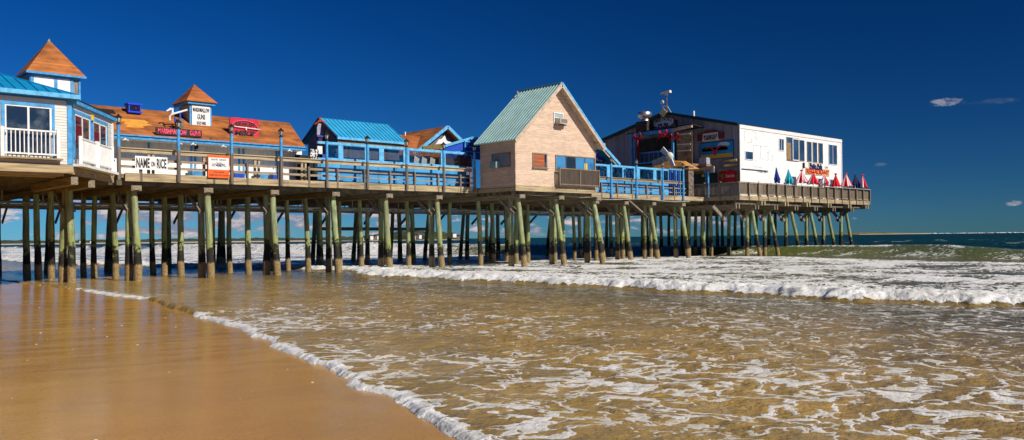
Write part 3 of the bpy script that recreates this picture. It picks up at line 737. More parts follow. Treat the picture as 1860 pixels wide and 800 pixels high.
# ------------------------------------------------------------------ lamp posts on the railing line
lampglass = mat('lamp_glass', (.55,.55,.50), .15, .1)
def lamp_post(first=None):
    r_ = T('lamp_post', '', 'lamp post', (0, 0, 4.5))
    z0 = 4.5
    lo = MB().tube([(0,0,z0), (0,0,5.96)], .085, 10).build('lower_post', wood_post, r_)
    up = MB().tube([(0,0,5.96), (0,0,6.95)], .075, 10).build('upper_post', blue, r_)
    MB().tube([(0,0,6.95),(0,0,6.99)], .11, 10).tube([(0,0,6.99),(0,0,7.05)], .045, 8).build('bracket', black, r_)
    l = MB().tube([(0,0,7.05),(0,0,7.24)], [.075,.125], 6, smooth=False).build('lantern', lampglass, r_)
    fr = MB()
    for k in range(6):
        a = math.pi*k/3; fr.beam((.076*math.cos(a), .076*math.sin(a), 7.05), (.127*math.cos(a), .127*math.sin(a), 7.24), .018, .018)
    fr.build('lantern_frame', black, l)
    MB().tube([(0,0,7.24),(0,0,7.27),(0,0,7.36),(0,0,7.42)], [.165,.15,.05,.012], 6, smooth=False).build('lantern_cap', black, r_)
    return r_
lp0 = lamp_post()
lus = [(12.62, 'weathered lamp post at the corner of the white pavilion balcony'), (15.25, 'lamp post between the rice sign and the orange rings sign'), (17.8, 'lamp post touching the right edge of the orange rings sign'),
       (20.4, 'lamp post standing alone before the brown roof, right of the red sign'), (23.0, 'lamp post at the left end of the left glazed blue enclosure'), (25.5, 'second lamp post along the left blue enclosure, under the blue roof eave'),
       (28.1, 'third lamp post along the left blue enclosure, at the right corner of the blue roof'), (30.75, 'fourth lamp post along the left blue enclosure, in front of the pergola'), (33.1, 'lamp post at the right end of the left blue enclosure, beside the gabled house'),
       (45.7, 'first blue lamp post right of the gabled house'), (48.5, 'second blue lamp post right of the gabled house'), (51.6, 'third blue lamp post right of the gabled house'), (54.2, 'blue post at the right end of the second enclosure by the platform railing')]
for i, (u, lb) in enumerate(lus):
    o = lp0 if i == 0 else copy_tree(lp0)
    o.location = (u, 39.14, 4.5); o['label'] = lb; o['group'] = 'lamp posts along the pier railing'
    if u > 40:
        for ch in o.children:
            if ch.name.startswith('lower_post'): ch.data = ch.data.copy(); ch.data.materials[0] = blue
# ------------------------------------------------------------------ building helpers
def clap(mb, poly, plane, step=.115, lipd=.02):
    """clapboards over a convex polygon [(s, z)...] on a plane: ('V', y, -1) faces -Y; ('L', p0, dir, normal) a free vertical plane"""
    def pt(s, z, d):
        if plane[0] == 'V': return (s, plane[1]-d, z)
        if plane[0] == 'U': return (plane[1]-d, s, z)
        p0, dr, nm = plane[1:]; return (p0[0]+dr[0]*s+nm[0]*d, p0[1]+dr[1]*s+nm[1]*d, z)
    zs = [p[1] for p in poly]; z = min(zs)
    def span(z):
        xs = []
        for i in range(len(poly)):
            (a, za), (b, zb) = poly[i], poly[(i+1) % len(poly)]
            if abs(za-zb) < 1e-9:
                if abs(z-za) < 1e-6: xs += [a, b]
            elif min(za, zb)-1e-9 <= z <= max(za, zb)+1e-9: xs.append(a+(b-a)*(z-za)/(zb-za))
        return (min(xs), max(xs)) if xs else None
    while z < max(zs)-.01:
        z2 = min(z+step, max(zs)); a = span(z+1e-5); b = span(z2-1e-5)
        if a and b:
            mb.add([pt(a[0],z,lipd), pt(a[1],z,lipd), pt(b[1],z2,.004), pt(b[0],z2,.004), pt(a[0],z,0), pt(a[1],z,0)], [(0,1,2,3), (4,5,1,0)])
        z = z2
    return mb
def window_V(root, y, x0, x1, z0, z1, fm, gm, fw=.07, mull=0, name='window', trans=0, sill=False, fd=.05):
    """framed window on a wall facing -Y"""
    f = MB()
    f.box(x0, y-fd, z0, x0+fw, y, z1).box(x1-fw, y-fd, z0, x1, y, z1).box(x0+fw, y-fd, z1-fw, x1-fw, y, z1).box(x0+fw, y-fd, z0, x1-fw, y, z0+fw)
    for k in range(mull):
        c = x0+(x1-x0)*(k+1)/(mull+1); f.box(c-fw*.4, y-fd*.8, z0+fw, c+fw*.4, y, z1-fw)
    if trans: f.box(x0+fw, y-fd*.8, z0+(z1-z0)*trans-.02, x1-fw, y, z0+(z1-z0)*trans+.02)
    if sill: f.box(x0-.05, y-fd-.06, z0-.05, x1+.05, y, z0)
    o = f.build(name, fm, root)
    MB().box(x0+fw*.6, y-.018, z0+fw*.6, x1-fw*.6, y-.012, z1-fw*.6).build('pane', gm, o)
    return o
def roof_ribs(mb, e0, e1, r0, r1, step, h=.035, w_=.03):
    """standing seams from eave line e0-e1 to ridge line r0-r1"""
    e0, e1, r0, r1 = map(Vector, (e0, e1, r0, r1)); n = max(2, int((e1-e0).length/step))
    nm = (e1-e0).cross(r0-e0).normalized()
    if nm.z < 0: nm = -nm
    for i in range(n+1):
        f = i/n; a = e0.lerp(e1, f)+nm*h*.5; b = r0.lerp(r1, f)+nm*h*.5
        mb.beam(a, b, w_, h, nm)
    return mb
def slab(mb, quad, th):
    """a roof slab: quad thickened downwards along its normal"""
    q_ = [Vector(p) for p in quad]; nm = (q_[1]-q_[0]).cross(q_[3]-q_[0]).normalized()
    if nm.z < 0: nm = -nm
    return mb.prism(q_, -nm*th)

# ------------------------------------------------------------------ corner pavilion (white clapboard, blue metal roof)
pv = T('corner_pavilion', 'white clapboard pavilion with blue metal roof and white balconies at the left edge', 'building', (5, 40, 4.5))
yF = 35.0; xC = 9.55; xD, yD = 12.35, 39.1; zb = 4.72
zE = 7.32
body = MB().box(2.0, yF+.02, zb, xC-.02, 46, 7.3)
body.prism([(xC-.02, yF+.02, zb), (xD-.02, yD, zb), (xD-.02, 46, zb), (xC-.02, 46, zb)], (0,0,7.12-zb)).build('wall', clap_grey, pv)
wl_ = MB(); clap(wl_, [(2.0, zb), (xC, zb), (xC, 7.25), (2.0, 7.25)], ('V', yF), .105)
wl_.build('front_clapboards', clap_w, pv)
dv = Vector((xD-xC, yD-yF, 0)); Lc = dv.length; dv.normalize(); nv = Vector((dv.y, -dv.x, 0))
mb = MB(); clap(mb, [(0, zb), (Lc, zb), (Lc, 7.1), (0, 7.1)], ('L', (xC, yF), (dv.x, dv.y), (nv.x, nv.y)), .105); mb.build('angled_clapboards', clap_w, pv)
def onC(s, z, d): return (xC+dv.x*s+nv.x*d, yF+dv.y*s+nv.y*d, z)
def cbox(mb, s0, s1, z0, z1, d0, d1):
    q_ = [onC(s0,z0,d0), onC(s1,z0,d0), onC(s1,z0,d1), onC(s0,z0,d1)]; return mb.prism(q_, (0,0,z1-z0))
# trims
MB().box(xC-.12, yF-.05, zb-.0, xC+.03, yF-.005, 7.25).build('corner_trim', blue, pv)
MB().box(2.0, yF-.06, 7.12, xC+.02, yF-.005, 7.34).build('frieze', mat('shade_blue_trim', s2l(40,120,190), .5, .1), pv)
cbox(MB(), -.02, .14, zb, 7.1, .005, .05).build('corner_trim', blue, pv)
cbox(MB(), -.12, Lc+.2, 7.06, 7.24, -.1, .16).build('angled_eave', blue, pv)
cbox(MB(), Lc-.14, Lc+.02, zb, 7.05, .006, .05).build('corner_trim', white, pv)
slab(MB(), [onC(-.1, 7.25, .18), onC(Lc+.2, 7.25, .18), (xD+.2, 46, 7.35), (xC-1.5, 46, 7.35)], .04).build('flat_roof', tar, pv)
# sliding glass door with blue surround, white rail
dx0, dz1 = atV(1, 194, yF); dx1, _ = atV(98.5, 204, yF); _, dzr = atV(98, 250, yF)
dz1 = 6.93
fo = MB().box(dx0, yF-.07, 4.98, dx0+.12, yF-.022, dz1).box(dx1-.1, yF-.07, 4.98, dx1, yF-.022, dz1).box(dx0+.12, yF-.07, dz1-.12, dx1-.1, yF-.022, dz1).build('balcony_door', blue, pv)
cxm = (dx0+dx1)/2
MB().box(dx0+.12, yF-.055, 4.98, dx0+.17, yF-.023, dz1-.12).box(dx1-.17, yF-.055, 4.98, dx1-.1, yF-.023, dz1-.12).box(cxm-.035, yF-.06, 4.98, cxm+.035, yF-.023, dz1-.12).box(dx0+.17, yF-.055, dz1-.17, dx1-.17, yF-.023, dz1-.12).build('sash_frame', white, fo)
MB().box(dx0+.14, yF-.035, 5.0, dx1-.13, yF-.024, dz1-.14).build('pane', glass_dk, fo)
def white_rail(name, P0, P1, z0, z1, step, root, sub='picket', post_ends=True, fine=True):
    P0, P1 = Vector(P0), Vector(P1); r_ = MB()
    r_.beam((P0.x,P0.y,z1-.03), (P1.x,P1.y,z1-.03), .07, .06).beam((P0.x,P0.y,z0+.05), (P1.x,P1.y,z0+.05), .06, .06)
    o = r_.build(name, white, root)
    d = P1-P0; n = int(d.length/step); pk = MB()
    for i in range(1, n):
        p = P0.lerp(P1, i/n); pk.beam((p.x,p.y,z0+.08), (p.x,p.y,z1-.06), .035, .035)
    pk.build('pickets', white, o)
    for p in (P0, P1): MB().box(p.x-.06, p.y-.06, z0-.15, p.x+.06, p.y+.06, z1+.05).build('end_post', white, o)
    return o
white_rail('front_balcony_rail', (dx0-.02, yF-.28), (dx1+.05, yF-.28), 4.98, 5.92, .14, pv)
MB().box(dx0-.1, yF-.36, 4.84, dx1+.2, yF, 4.90).build('balcony_sill', fascia, pv)
A, B, Cc = onC(.18, 0, .28), onC(2.0, 0, .28), onC(3.95, 0, .28)
# angled windows
for s0, s1 in ((.18, 2.1), (2.25, 4.15)):
    o = MB(); cbox(o, s0, s0+.1, 5.0, 6.85, .02, .07); cbox(o, s1-.1, s1, 5.0, 6.85, .02, .07); cbox(o, s0+.1, s1-.1, 6.72, 6.85, .02, .07)
    o = o.build('angled_window', blue, pv)
    f = MB()
    for a_, b_ in ((s0+.1, s0+.17), ((s0+s1)/2-.035, (s0+s1)/2+.035), (s1-.17, s1-.1)): cbox(f, a_, b_, 5.0, 6.72, .022, .055)
    cbox(f, s0+.17, s1-.17, 6.65, 6.72, .022, .055)
    f.build('sash_frame', white, o); cbox(MB(), s0+.12, s1-.12, 5.0, 6.7, .023, .032).build('pane', glass_dk, o)
    cbox(MB(), s0+.3, s1-.9, 5.4, 6.3, .034, .037).build('red_blind', mat('red_blind', s2l(110,14,24), .5, .2), o)
mb = MB(); cbox(mb, 2.12, 2.24, 6.70, 6.92, .02, .13); mb.build('wall_lamp', yellow, pv)
white_rail('angled_balcony_rail', (A[0], A[1]), (B[0], B[1]), 4.86, 5.78, .125, pv)
white_rail('angled_balcony_rail', (B[0]+dv.x*.13, B[1]+dv.y*.13), (Cc[0], Cc[1]), 4.86, 5.78, .125, pv)
cbox(MB(), .05, 4.4, 4.66, 4.76, 0, .42).build('balcony_sill', white, pv)
# hip roof
apx = (5.0, 41.0, 9.35); ov = .32
e = [(1.2, yF-ov, zE), (xC+.22, yF-ov, zE), (xC+.3, 44, zE), (1.2, 47, zE)]
rg1 = (4.2, 39.9, 9.25); rg2 = (5.6, 39.9, 9.25)
rf = MB(); slab(rf, [e[0], e[1], rg2, rg1], .05); slab(rf, [e[1], e[2], (5.6, 42, 9.25), rg2], .05); slab(rf, [e[0], rg1, (4.2, 42, 9.25), e[3]], .05); slab(rf, [rg1, rg2, (5.6, 42, 9.25), (4.2, 42, 9.25)], .05)
rf = rf.build('roof', metal_blue2, pv)
ribs = MB()
for i in range(23):                                  # seams run up the slope and stop at the hip
    x = 1.4+i*.37; 
    if x > e[1][0]-.05: break
    zt = rg1[2]; yt = rg1[1]
    f = 1.0 if x <= rg2[0] else (e[1][0]-x)/(e[1][0]-rg2[0])
    ribs.beam((x, yF-ov, zE+.02), (x, yF-ov+(yt-(yF-ov))*f, zE+.02+(zt-zE)*f), .03, .04)
ribs.beam((e[1][0], e[1][1], zE+.02), (rg2[0], rg2[1], rg2[2]+.02), .09, .05)
ribs.build('seams', metal_blue2, rf)
MB().box(1.2, yF-ov-.04, zE-.14, xC+.26, yF-ov, zE+.02).box(xC+.22, yF-ov, zE-.14, xC+.27, 44, zE+.02).build('gutter', blue_lt, pv)
slab(MB(), [(1.2, yF-ov+.0, zE-.12), (xC+.2, yF-ov+.0, zE-.12), (xC+.2, yF, zE-.12), (1.2, yF, zE-.12)], .02).build('soffit', blue, pv)
# floor frame below and its beams
MB().box(1.5, yF-.12, 4.38, xC+.05, yF-.02, 4.70).build('floor_beam', fascia, pv)
cbox(MB(), .0, Lc, 4.36, 4.64, -.1, .04).build('floor_beam', fascia, pv)
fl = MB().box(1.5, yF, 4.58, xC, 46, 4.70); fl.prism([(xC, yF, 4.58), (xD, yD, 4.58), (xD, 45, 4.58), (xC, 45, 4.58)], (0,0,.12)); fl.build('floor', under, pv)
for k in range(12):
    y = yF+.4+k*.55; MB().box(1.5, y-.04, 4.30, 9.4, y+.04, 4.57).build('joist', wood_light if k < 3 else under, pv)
MB().box(9.6, 35.2, 3.98, 9.85, 41, 4.28).build('cross_beam', wood_y, pv)
MB().box(10.65, 36.7, 3.98, 10.9, 41, 4.28).build('cross_beam', wood_y, pv)

# ------------------------------------------------------------------ tower with brown pyramid roof
tx0, tx1, ty0, ty1 = 10.15, 12.2, 43.2, 45.25
tw = T('roof_tower', 'square tower with brown pyramid roof and boarded blue-framed windows', 'tower', (11.2, 44.2, 4.8))
MB().box(tx0, ty0, 4.8, tx1, ty1, 9.55).build('wall', mat('grey_weathered_boards', (.30,.25,.22), .8, .3, 2.5, GZ, (.16,.12,.10), .3), tw)
zt0, zt1 = 8.35, 9.42
f = MB()
for x in (tx0-.02, (tx0+tx1)/2-.06, tx1-.40): f.box(x, ty0-.05, 8.2, x+.12, ty0-.003, 9.42)
f.box(tx1-.06, ty0-.055, 5, tx1+.03, ty0-.004, 9.42)
f.box(tx0, ty0-.06, 9.42, tx1+.03, ty0-.002, 9.56); f.box(tx0-.05, ty0, 9.42, tx0-.004, ty1, 9.56)
f.box(tx0-.05, ty0, 8.2, tx0-.005, ty0+.1, 9.42)
f.build('window_frame', blue, tw)
MB().box(tx0+.11, ty0-.03, 8.3, (tx0+tx1)/2-.07, ty0-.004, 9.40).build('window_board', white_sid, tw)
MB().box((tx0+tx1)/2+.07, ty0-.03, 8.3, tx1-.41, ty0-.004, 9.40).build('window_board', white_sid, tw)
o_ = .22; zr = 9.58; ap = ((tx0+tx1)/2, (ty0+ty1)/2, 11.35)
c_ = [(tx0-o_, ty0-o_, zr), (tx1+o_, ty0-o_, zr), (tx1+o_, ty1+o_, zr), (tx0-o_, ty1+o_, zr)]
r_ = MB().add(c_+[ap], [(0,1,4), (1,2,4), (2,3,4), (3,0,4), (0,3,2,1)])
r_ = r_.build('roof', shing, tw)
MB().box(tx0-o_-.02, ty0-o_-.03, zr-.10, tx1+o_+.02, ty0-o_, zr+.0).box(tx0-o_-.03, ty0-o_, zr-.10, tx0-o_, ty1+o_, zr+.0).build('eave_board', blue, tw)
MB().tube([(ap[0], ap[1], ap[2]-.25), (ap[0], ap[1], ap[2]+.05)], [.14,.03], 8).build('roof_cap', mat('lead_cap', (.30,.27,.2), .7, .4, 20), tw)

# ------------------------------------------------------------------ long shop with brown roof and cupola
xs0, xs1 = 9.8, 24.1
yE, yW, yR = 41.9, 43.05, 45.4
_, zEv = atV(400, 256, yE); zEv = 6.82; zRd = 8.66; yRb = 48.9
sh = T('souvenir_shop', 'long white shop with a brown shingle roof and cupola facing the railing', 'shop', (17, 45, 4.83))
MB().box(xs0, yW, 4.83, xs1-.4, yRb-1.5, 6.85).prism([(xs0+.1, yW, 6.85), (xs0+.1, yRb-1.5, 6.85), (xs0+.1, yR, 8.4)], (xs1-xs0-.6, 0, 0)).build('wall', clap_grey, sh)
mb = MB(); clap(mb, [(xs0, 4.9), (xs1-.4, 4.9), (xs1-.4, 6.8), (xs0, 6.8)], ('V', yW-.004), .11); mb.build('clapboards', white_sid, sh)
rf = MB(); slab(rf, [(xs0, yE, zEv), (xs1-.75, yE, zEv), (xs1+.1, yR, zRd), (xs0, yR, zRd)], .10); slab(rf, [(xs0, yR, zRd), (xs1+.1, yR, zRd), (xs1-.3, yRb, zEv), (xs0, yRb, zEv)], .10)
rf = rf.build('roof', shing, sh)
sl = (zRd-zEv)/(yR-yE)
def onroof(x, y, d=.012): return (x, y, zEv+(y-yE)*sl+d)
def roofpt(px, py):                                  # a pixel met with the roof slope
    d = ray(px, py); t = (zEv - CZ - sl*yE)/(d.z - sl*d.y); return d.x*t, d.y*t
MB().box(xs0, yE-.05, zEv-.16, xs1-.8, yE, zEv+.0).box(xs0, yE-.12, zEv-.02, xs1-.8, yE-.05, zEv+.04).build('eave_gutter', blue, sh)
MB().box(xs0, yE, zEv-.14, xs1-.8, yW, zEv-.11).build('soffit', white, sh)
# missing shingles: bare yellow patch and black felt
pts = [(176,214),(214,216),(262,219),(270,223),(266,225),(276,228),(258,230),(262,233),(228,231),(232,227),(224,226),(228,222),(206,219),(176,218)]
def patch(pts, m_, name, d):
    a = [roofpt(*p) for p in pts]; mb = MB(); tp = [onroof(x, y, d) for x, y in a]; mb.add(tp, [tuple(range(len(tp)))]); 
    nrm = Vector((0, -sl, 1)).normalized(); b_ = [Vector(p)-nrm*.03 for p in tp]; n = len(tp)
    mb.add([*tp, *b_], [(i, (i+1)%n, (i+1)%n+n, i+n) for i in range(n)])
    return mb.build(name, m_, rf)
patch(pts, bare, 'bare_patch', .014); patch([(150,195),(206,200),(211,208),(180,206),(150,203)], tar, 'felt_patch', .012)
for px in (268, 345, 352, 432, 440, 500, 505): 
    x, _ = atV(px, 262, yW); MB().box(x, yW-.06, 4.9, x+.10, yW-.026, 6.7).build('blue_batten', blue, sh)
x, z = atV(355, 265, yW); l_ = MB().tube([(x, yW-.15, z-.18), (x, yW-.15, z+.12)], [.08,.10], 8).box(x-.03, yW-.12, z+.0, x+.03, yW, z+.06).build('wall_lantern', black, sh)
for px, py in ((227, 248), (325, 257), (350, 261), (405, 263), (525, 268)):
    x, z = atV(px, py, yE); m2 = MB().box(x-.04, yE-.06, zEv-.22, x+.04, yE+.02, zEv-.14)
    for s_ in (-1, 1): m2.tube([(x+s_*.03, yE-.02, zEv-.20), (x+s_*.13, yE-.10, zEv-.26)], [.02,.04], 8)
    m2.build('floodlight', white, sh)
# cupola on the roof
cx0, cx1 = atV(345.5, 205, 44.0)[0], atV(382, 207, 44.0)[0]; cy0, cy1 = 44.0, 45.5
cup = MB().box(cx0, cy0, 7.5, cx1, cy1, 8.96).build('cupola', clap_grey, sh)
MB().box(cx0-.05, cy0-.05, 7.72, cx0+.04, cy0+.03, 8.95).box(cx1-.04, cy0-.05, 7.72, cx1+.05, cy0+.03, 8.95).box(cx0-.2, cy0-.2, 8.95, cx1+.2, cy0-.1, 9.10).box(cx0-.2, cy0-.1, 8.95, cx0-.1, cy1+.2, 9.10).build('trim', blue, cup)
ccx, ccy = (cx0+cx1)/2, (cy0+cy1)/2; o_ = .3
MB().add([(cx0-o_, cy0-o_, 9.08), (cx1+o_, cy0-o_, 9.08), (cx1+o_, cy1+o_, 9.08), (cx0-o_, cy1+o_, 9.08), (ccx-.0, ccy, 10.15)], [(0,1,4), (1,2,4), (2,3,4), (3,0,4), (0,3,2,1)]).build('cupola_roof', shing2, cup)

def lettering(mb, root, m_): return mb.build('lettering', m_, root)
# cupola sign
x0, x1 = cx0+.05, cx1-.05
z0, z1 = 7.78, 8.86
sg = T('cupola_sign', 'white sign lettered MARSHMALLOW GUNS SOLD HERE on the cupola', 'sign', ((x0+x1)/2, cy0-.08, z0))
MB().box(x0, cy0-.11, z0, x1, cy0-.055, z1).build('board', white, sg)
w0, w1 = x0+.05, x1-.05
lettering(text_mb('MARSHMALLOW', w0, w1, z1-.30, z1-.08, ('V', cy0-.11), .02, 0, .01), sg, black)
lettering(text_mb('GUNS', w0+(w1-w0)*.26, w1-(w1-w0)*.26, z1-.68, z1-.42, ('V', cy0-.11), .02, 0, .01), sg, black)
lettering(text_mb('SOLD HERE', w0+(w1-w0)*.22, w1-(w1-w0)*.22, z1-.96, z1-.80, ('V', cy0-.11), .02, 0, .01), sg, black)
# white bent pipe marshmallow blower on a stand
bx, by = roofpt(326, 238)
bl = T('pipe_blower', 'giant white bent pipe blower standing on the brown roof beside the cupola', 'pipe sculpture', onroof(bx, by, 0))
z0 = onroof(bx, by)[2]
def bp_(px, py): x, z = atV(px, py, by); return (x, by, z)
MB().tube([bp_(303,203), bp_(310,197.5), bp_(313,197), bp_(313.5,205)], .055, 8).tube([bp_(308.5,219), bp_(308.5,212), bp_(311,208), bp_(340,200)], .05, 8).tube([bp_(313,197), bp_(313.3,207)], .06, 8).build('pipe', white, bl)
MB().tube([bp_(318,214), bp_(318,222)], .05, 8).tube([bp_(327,205), bp_(327,222)], .05, 8).build('bracket', blue_deep, bl)
MB().box(bp_(317,0)[0], by-.15, z0-.1, bp_(329,0)[0], by+.15, bp_(320,217)[2]).build('stand', mat('plywood', (.22,.16,.11), .8, .3), bl)
# blue floodlit box near the ridge
bx, by = roofpt(242, 206); z0 = onroof(bx, by)[2]
bb = T('rooftop_box', 'bright blue hooded box near the left end of the brown roof ridge', 'box', (bx, by, z0))
MB().box(bx-.30, by-.25, z0-.05, bx+.30, by+.25, z0+.42).build('housing', blue_deep, bb)
MB().box(bx-.24, by-.29, z0+.08, bx+.24, by-.25, z0+.34).build('screen', mat('dark_screen', (.01,.01,.03), .2, .1), bb)
MB().box(bx-.36, by-.30, z0+.38, bx+.36, by+.27, z0+.46).box(bx-.34, by-.31, z0-.02, bx+.34, by-.25, z0+.06).build('rim', mat('bright_blue', s2l(20,60,220), .4, .1), bb)
MB().ball((bx+.03, by-.30, z0+.2), .03).build('lens', red, bb)
# long low sign MARSHMALLOW GUNS (red and white letters on black)
ax, az_ = atV(283, 241, yE+.25); ex, _ = atV(366, 245, yE+.25)
sg = T('roof_sign', 'low black sign with red and white MARSHMALLOW GUNS letters above the gutter', 'sign', ((ax+ex)/2, yE+.25, zEv+.1))
zb_ = zEv+.18
MB().box(ax, yE+.2, zb_, ex, yE+.3, zb_+.36).build('board', black, sg)
for k in range(3): MB().box(ax+.3+k*1.2, yE+.22, zb_-.10, ax+.38+k*1.2, yE+.3, zb_).build('foot', black, sg)
mid = ax+(ex-ax)*.66
t_ = text_mb('MARSHMALLOW', ax+.08, mid, zb_+.06, zb_+.31, ('V', yE+.2), .03, 0, .03); t_.build('lettering', mat('pink_letters', s2l(236,90,120), .5, .5, 5, col2=s2l(200,16,44)), sg)
lettering(text_mb('GUNS', mid+.14, ex-.08, zb_+.06, zb_+.31, ('V', yE+.2), .03, 0, .03), sg, MATS['pink_letters'])
# red oval sign AIRBRUSH MIKE
ysn = 43.0
ax, zt = atV(417, 216, ysn); ex, zb_ = atV(469.5, 251, ysn); _, zt2 = atV(469, 221, ysn)
zt = (zt+zt2)/2+.04; zb_ = atV(443, 250.5, ysn)[1]
sg = T('roof_sign', 'large red airbrush sign with a black oval on the brown roof', 'sign', ((ax+ex)/2, ysn, zb_-.1))
n = 24; top = []; xm = (ax+ex)/2; hw = (ex-ax)/2
poly = [(ax, zb_), ]
for i in range(13):
    f = i/12; poly.append((ax+(ex-ax)*f, zb_-.06*math.sin(math.pi*f)))
for i in range(13):
    f = 1-i/12; poly.append((ax+(ex-ax)*f, zt+.06*math.sin(math.pi*f)+.02*math.sin(9*f)))
MB().prism([(p[0], ysn+.06, p[1]) for p in poly[1:]], (0, -.10, 0)).build('board', crimson, sg)
zm = (zt+zb_)/2
def oval(rx, rz, wd, m_, y, name):
    mb = MB(); n = 40
    for i in range(n):
        a, b = 2*math.pi*i/n, 2*math.pi*(i+1)/n
        q_ = []
        for (th, k) in ((a, 0), (b, 0), (b, 1), (a, 1)): q_.append((xm+(rx+k*wd)*math.cos(th), y, zm+(rz+k*wd)*math.sin(th)))
        mb.prism(q_, (0, -.02, 0))
    return mb.build(name, m_, sg)
oval(hw*.86, (zt-zb_)*.38, .035, black, ysn-.04, 'oval_line'); oval(hw*.93, (zt-zb_)*.42, .02, mat('pink_line', s2l(240,120,140), .5, .1), ysn-.04, 'outer_oval_line')
lettering(text_mb('AIRBRUSH', xm-hw*.70, xm+hw*.70, zm+.10, zm+.32, ('V', ysn-.04), .02, .2, .03), sg, black)
lettering(text_mb('MIKE', xm-hw*.72, xm+hw*.72, zm-.40, zm-.12, ('V', ysn-.04), .02, .2, .05), sg, black)
MB().tube([(xm-hw*.95, ysn-.12, zm+.07), (xm+hw*.8, ysn-.12, zm+.0), (xm+hw*1.1, ysn-.12, zm+.0)], [.022,.03,.008], 8).tube([(xm+.05, ysn-.12, zm+.08), (xm+.05, ysn-.12, zm-.09)], .04, 8).build('airbrush_model', white, sg)
for s_ in (-.7, .75): MB().beam((xm+hw*s_, ysn+.1, zb_+.05), (xm+hw*s_, ysn+.1, zb_-.16), .05, .05).build('foot', darkred, sg)

# ------------------------------------------------------------------ signs on the railing
yS = 39.14
ax, _ = atV(245, 290, yS); ex, _ = atV(304, 297, yS)
sg = T('railing_sign', 'white NAME ON RICE sign hung on the railing', 'sign', ((ax+ex)/2, yS, 5.1)); z0, z1 = atV(275, 309, yS)[1], atV(275, 285, yS)[1]
MB().box(ax, yS-.03, z0, ex, yS+.01, z1).build('board', white, sg)
L = ex-ax; ty = ('V', yS-.03)
lettering(text_mb('NAME', ax+.05, ax+L*.44, z0+.08, z1-.08, ty, .012, 0, .025), sg, black)
lettering(text_mb('ON', ax+L*.485, ax+L*.61, z0+.15, z1-.22, ty, .012, 0, .02), sg, black)
lettering(text_mb('RICE', ax+L*.66, ax+L*.96, z0+.08, z1-.08, ty, .012, 0, .025), sg, black)
ax, _ = atV(377, 283, yS); ex, _ = atV(416, 283, yS); z0, z1 = atV(396, 323.5, yS)[1], atV(396, 282.5, yS)[1]
sg = T('railing_sign', 'orange and white NAME RINGS sign beside a lamp post', 'sign', ((ax+ex)/2, yS, z0))
MB().box(ax, yS-.03, z0, ex, yS+.01, z1).build('board', orange, sg)
h_ = z1-z0; L = ex-ax
MB().box(ax+.03, yS-.036, z0+h_*.36, ex-.03, yS-.03, z1-.12).build('white_panel', white, sg); ty = ('V', yS-.036)
lettering(text_mb('NAME  RINGS', ax+L*.15, ax+L*.85, z0+h_*.76, z0+h_*.85, ty, .008, .15), sg, black)
lettering(text_mb('YOUR NAME', ax+L*.24, ax+L*.74, z0+h_*.22, z0+h_*.28, ('V', yS-.03), .008), sg, black)
lettering(text_mb('MADE FOR YOU TODAY', ax+L*.06, ax+L*.94, z0+h_*.08, z0+h_*.15, ('V', yS-.03), .008), sg, black)
mb = MB(); c0 = (ax+ex)/2; zc = z0+h_*.55
for (dx, dz, rx, rz) in ((0,.12,.15,.03), (-.06,.05,.28,.035), (.10,.045,.22,.04), (-.16,-.02,.20,.03), (.18,-.03,.20,.03), (0,0,.14,.05)):
    n = 20
    for i in range(n):
        if (i*7) % 5 == 0: continue
        a, b = 2*math.pi*i/n, 2*math.pi*(i+1)/n
        mb.prism([(c0+dx+rx*math.cos(a), yS-.037, zc+dz+rz*math.sin(a)), (c0+dx+rx*math.cos(b), yS-.037, zc+dz+rz*math.sin(b)), (c0+dx+rx*.86*math.cos(b), yS-.037, zc+dz+rz*.5*math.sin(b)), (c0+dx+rx*.86*math.cos(a), yS-.037, zc+dz+rz*.5*math.sin(a))], (0,-.006,0))
mb.build('ring_drawing', black, sg)
# bins and boxes stood along the shop wall
for px, m_, lb in ((355, blue, 'small blue bin on the walkway left of the orange sign'), (432, blue_deep, 'blue bin on the walkway right of the orange sign'), (474, blue, 'wide blue bin on the walkway before the shop wall'), (500, blue_deep, 'dark blue bin right of the wide blue bin')):
    x, _ = atV(px, 315, 42.6); t_ = T('walkway_bin', lb, 'bin', (x, 42.6, 4.83), 'bins along the shop wall')
    MB().add([(x-.24,42.36,4.83),(x+.24,42.36,4.83),(x+.24,42.84,4.83),(x-.24,42.84,4.83),(x-.28,42.32,5.3),(x+.28,42.32,5.3),(x+.28,42.88,5.3),(x-.28,42.88,5.3)], [(0,3,2,1),(4,5,6,7),(0,1,5,4),(1,2,6,5),(2,3,7,6),(3,0,4,7)]).build('body', m_, t_)
    MB().box(x-.30, 42.30, 5.30, x+.30, 42.9, 5.36).build('lid', white, t_)
# ------------------------------------------------------------------ gift shop with blue metal roof and ship sign
gs = T('gift_shop', 'shop with bright blue standing-seam roof behind the glazed enclosure', 'shop', (28.4, 45, 4.83))
gx0, gx1, ge0, gr, ge1 = 25.9, 30.85, 42.9, 44.95, 47.1
_, gz = atV(617, 249, ge0); _, gzr = atV(586, 215, gr)
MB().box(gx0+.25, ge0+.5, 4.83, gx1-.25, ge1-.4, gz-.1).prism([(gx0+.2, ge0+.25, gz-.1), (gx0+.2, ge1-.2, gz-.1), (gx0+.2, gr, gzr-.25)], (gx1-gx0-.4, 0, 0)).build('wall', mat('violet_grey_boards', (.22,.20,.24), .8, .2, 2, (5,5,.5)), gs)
rf = MB(); slab(rf, [(gx0, ge0, gz), (gx1, ge0, gz), (gx1, gr, gzr), (gx0, gr, gzr)], .07); slab(rf, [(gx0, gr, gzr), (gx1, gr, gzr), (gx1, ge1, gz), (gx0, ge1, gz)], .07)
rf = rf.build('roof', metal_blue, gs)
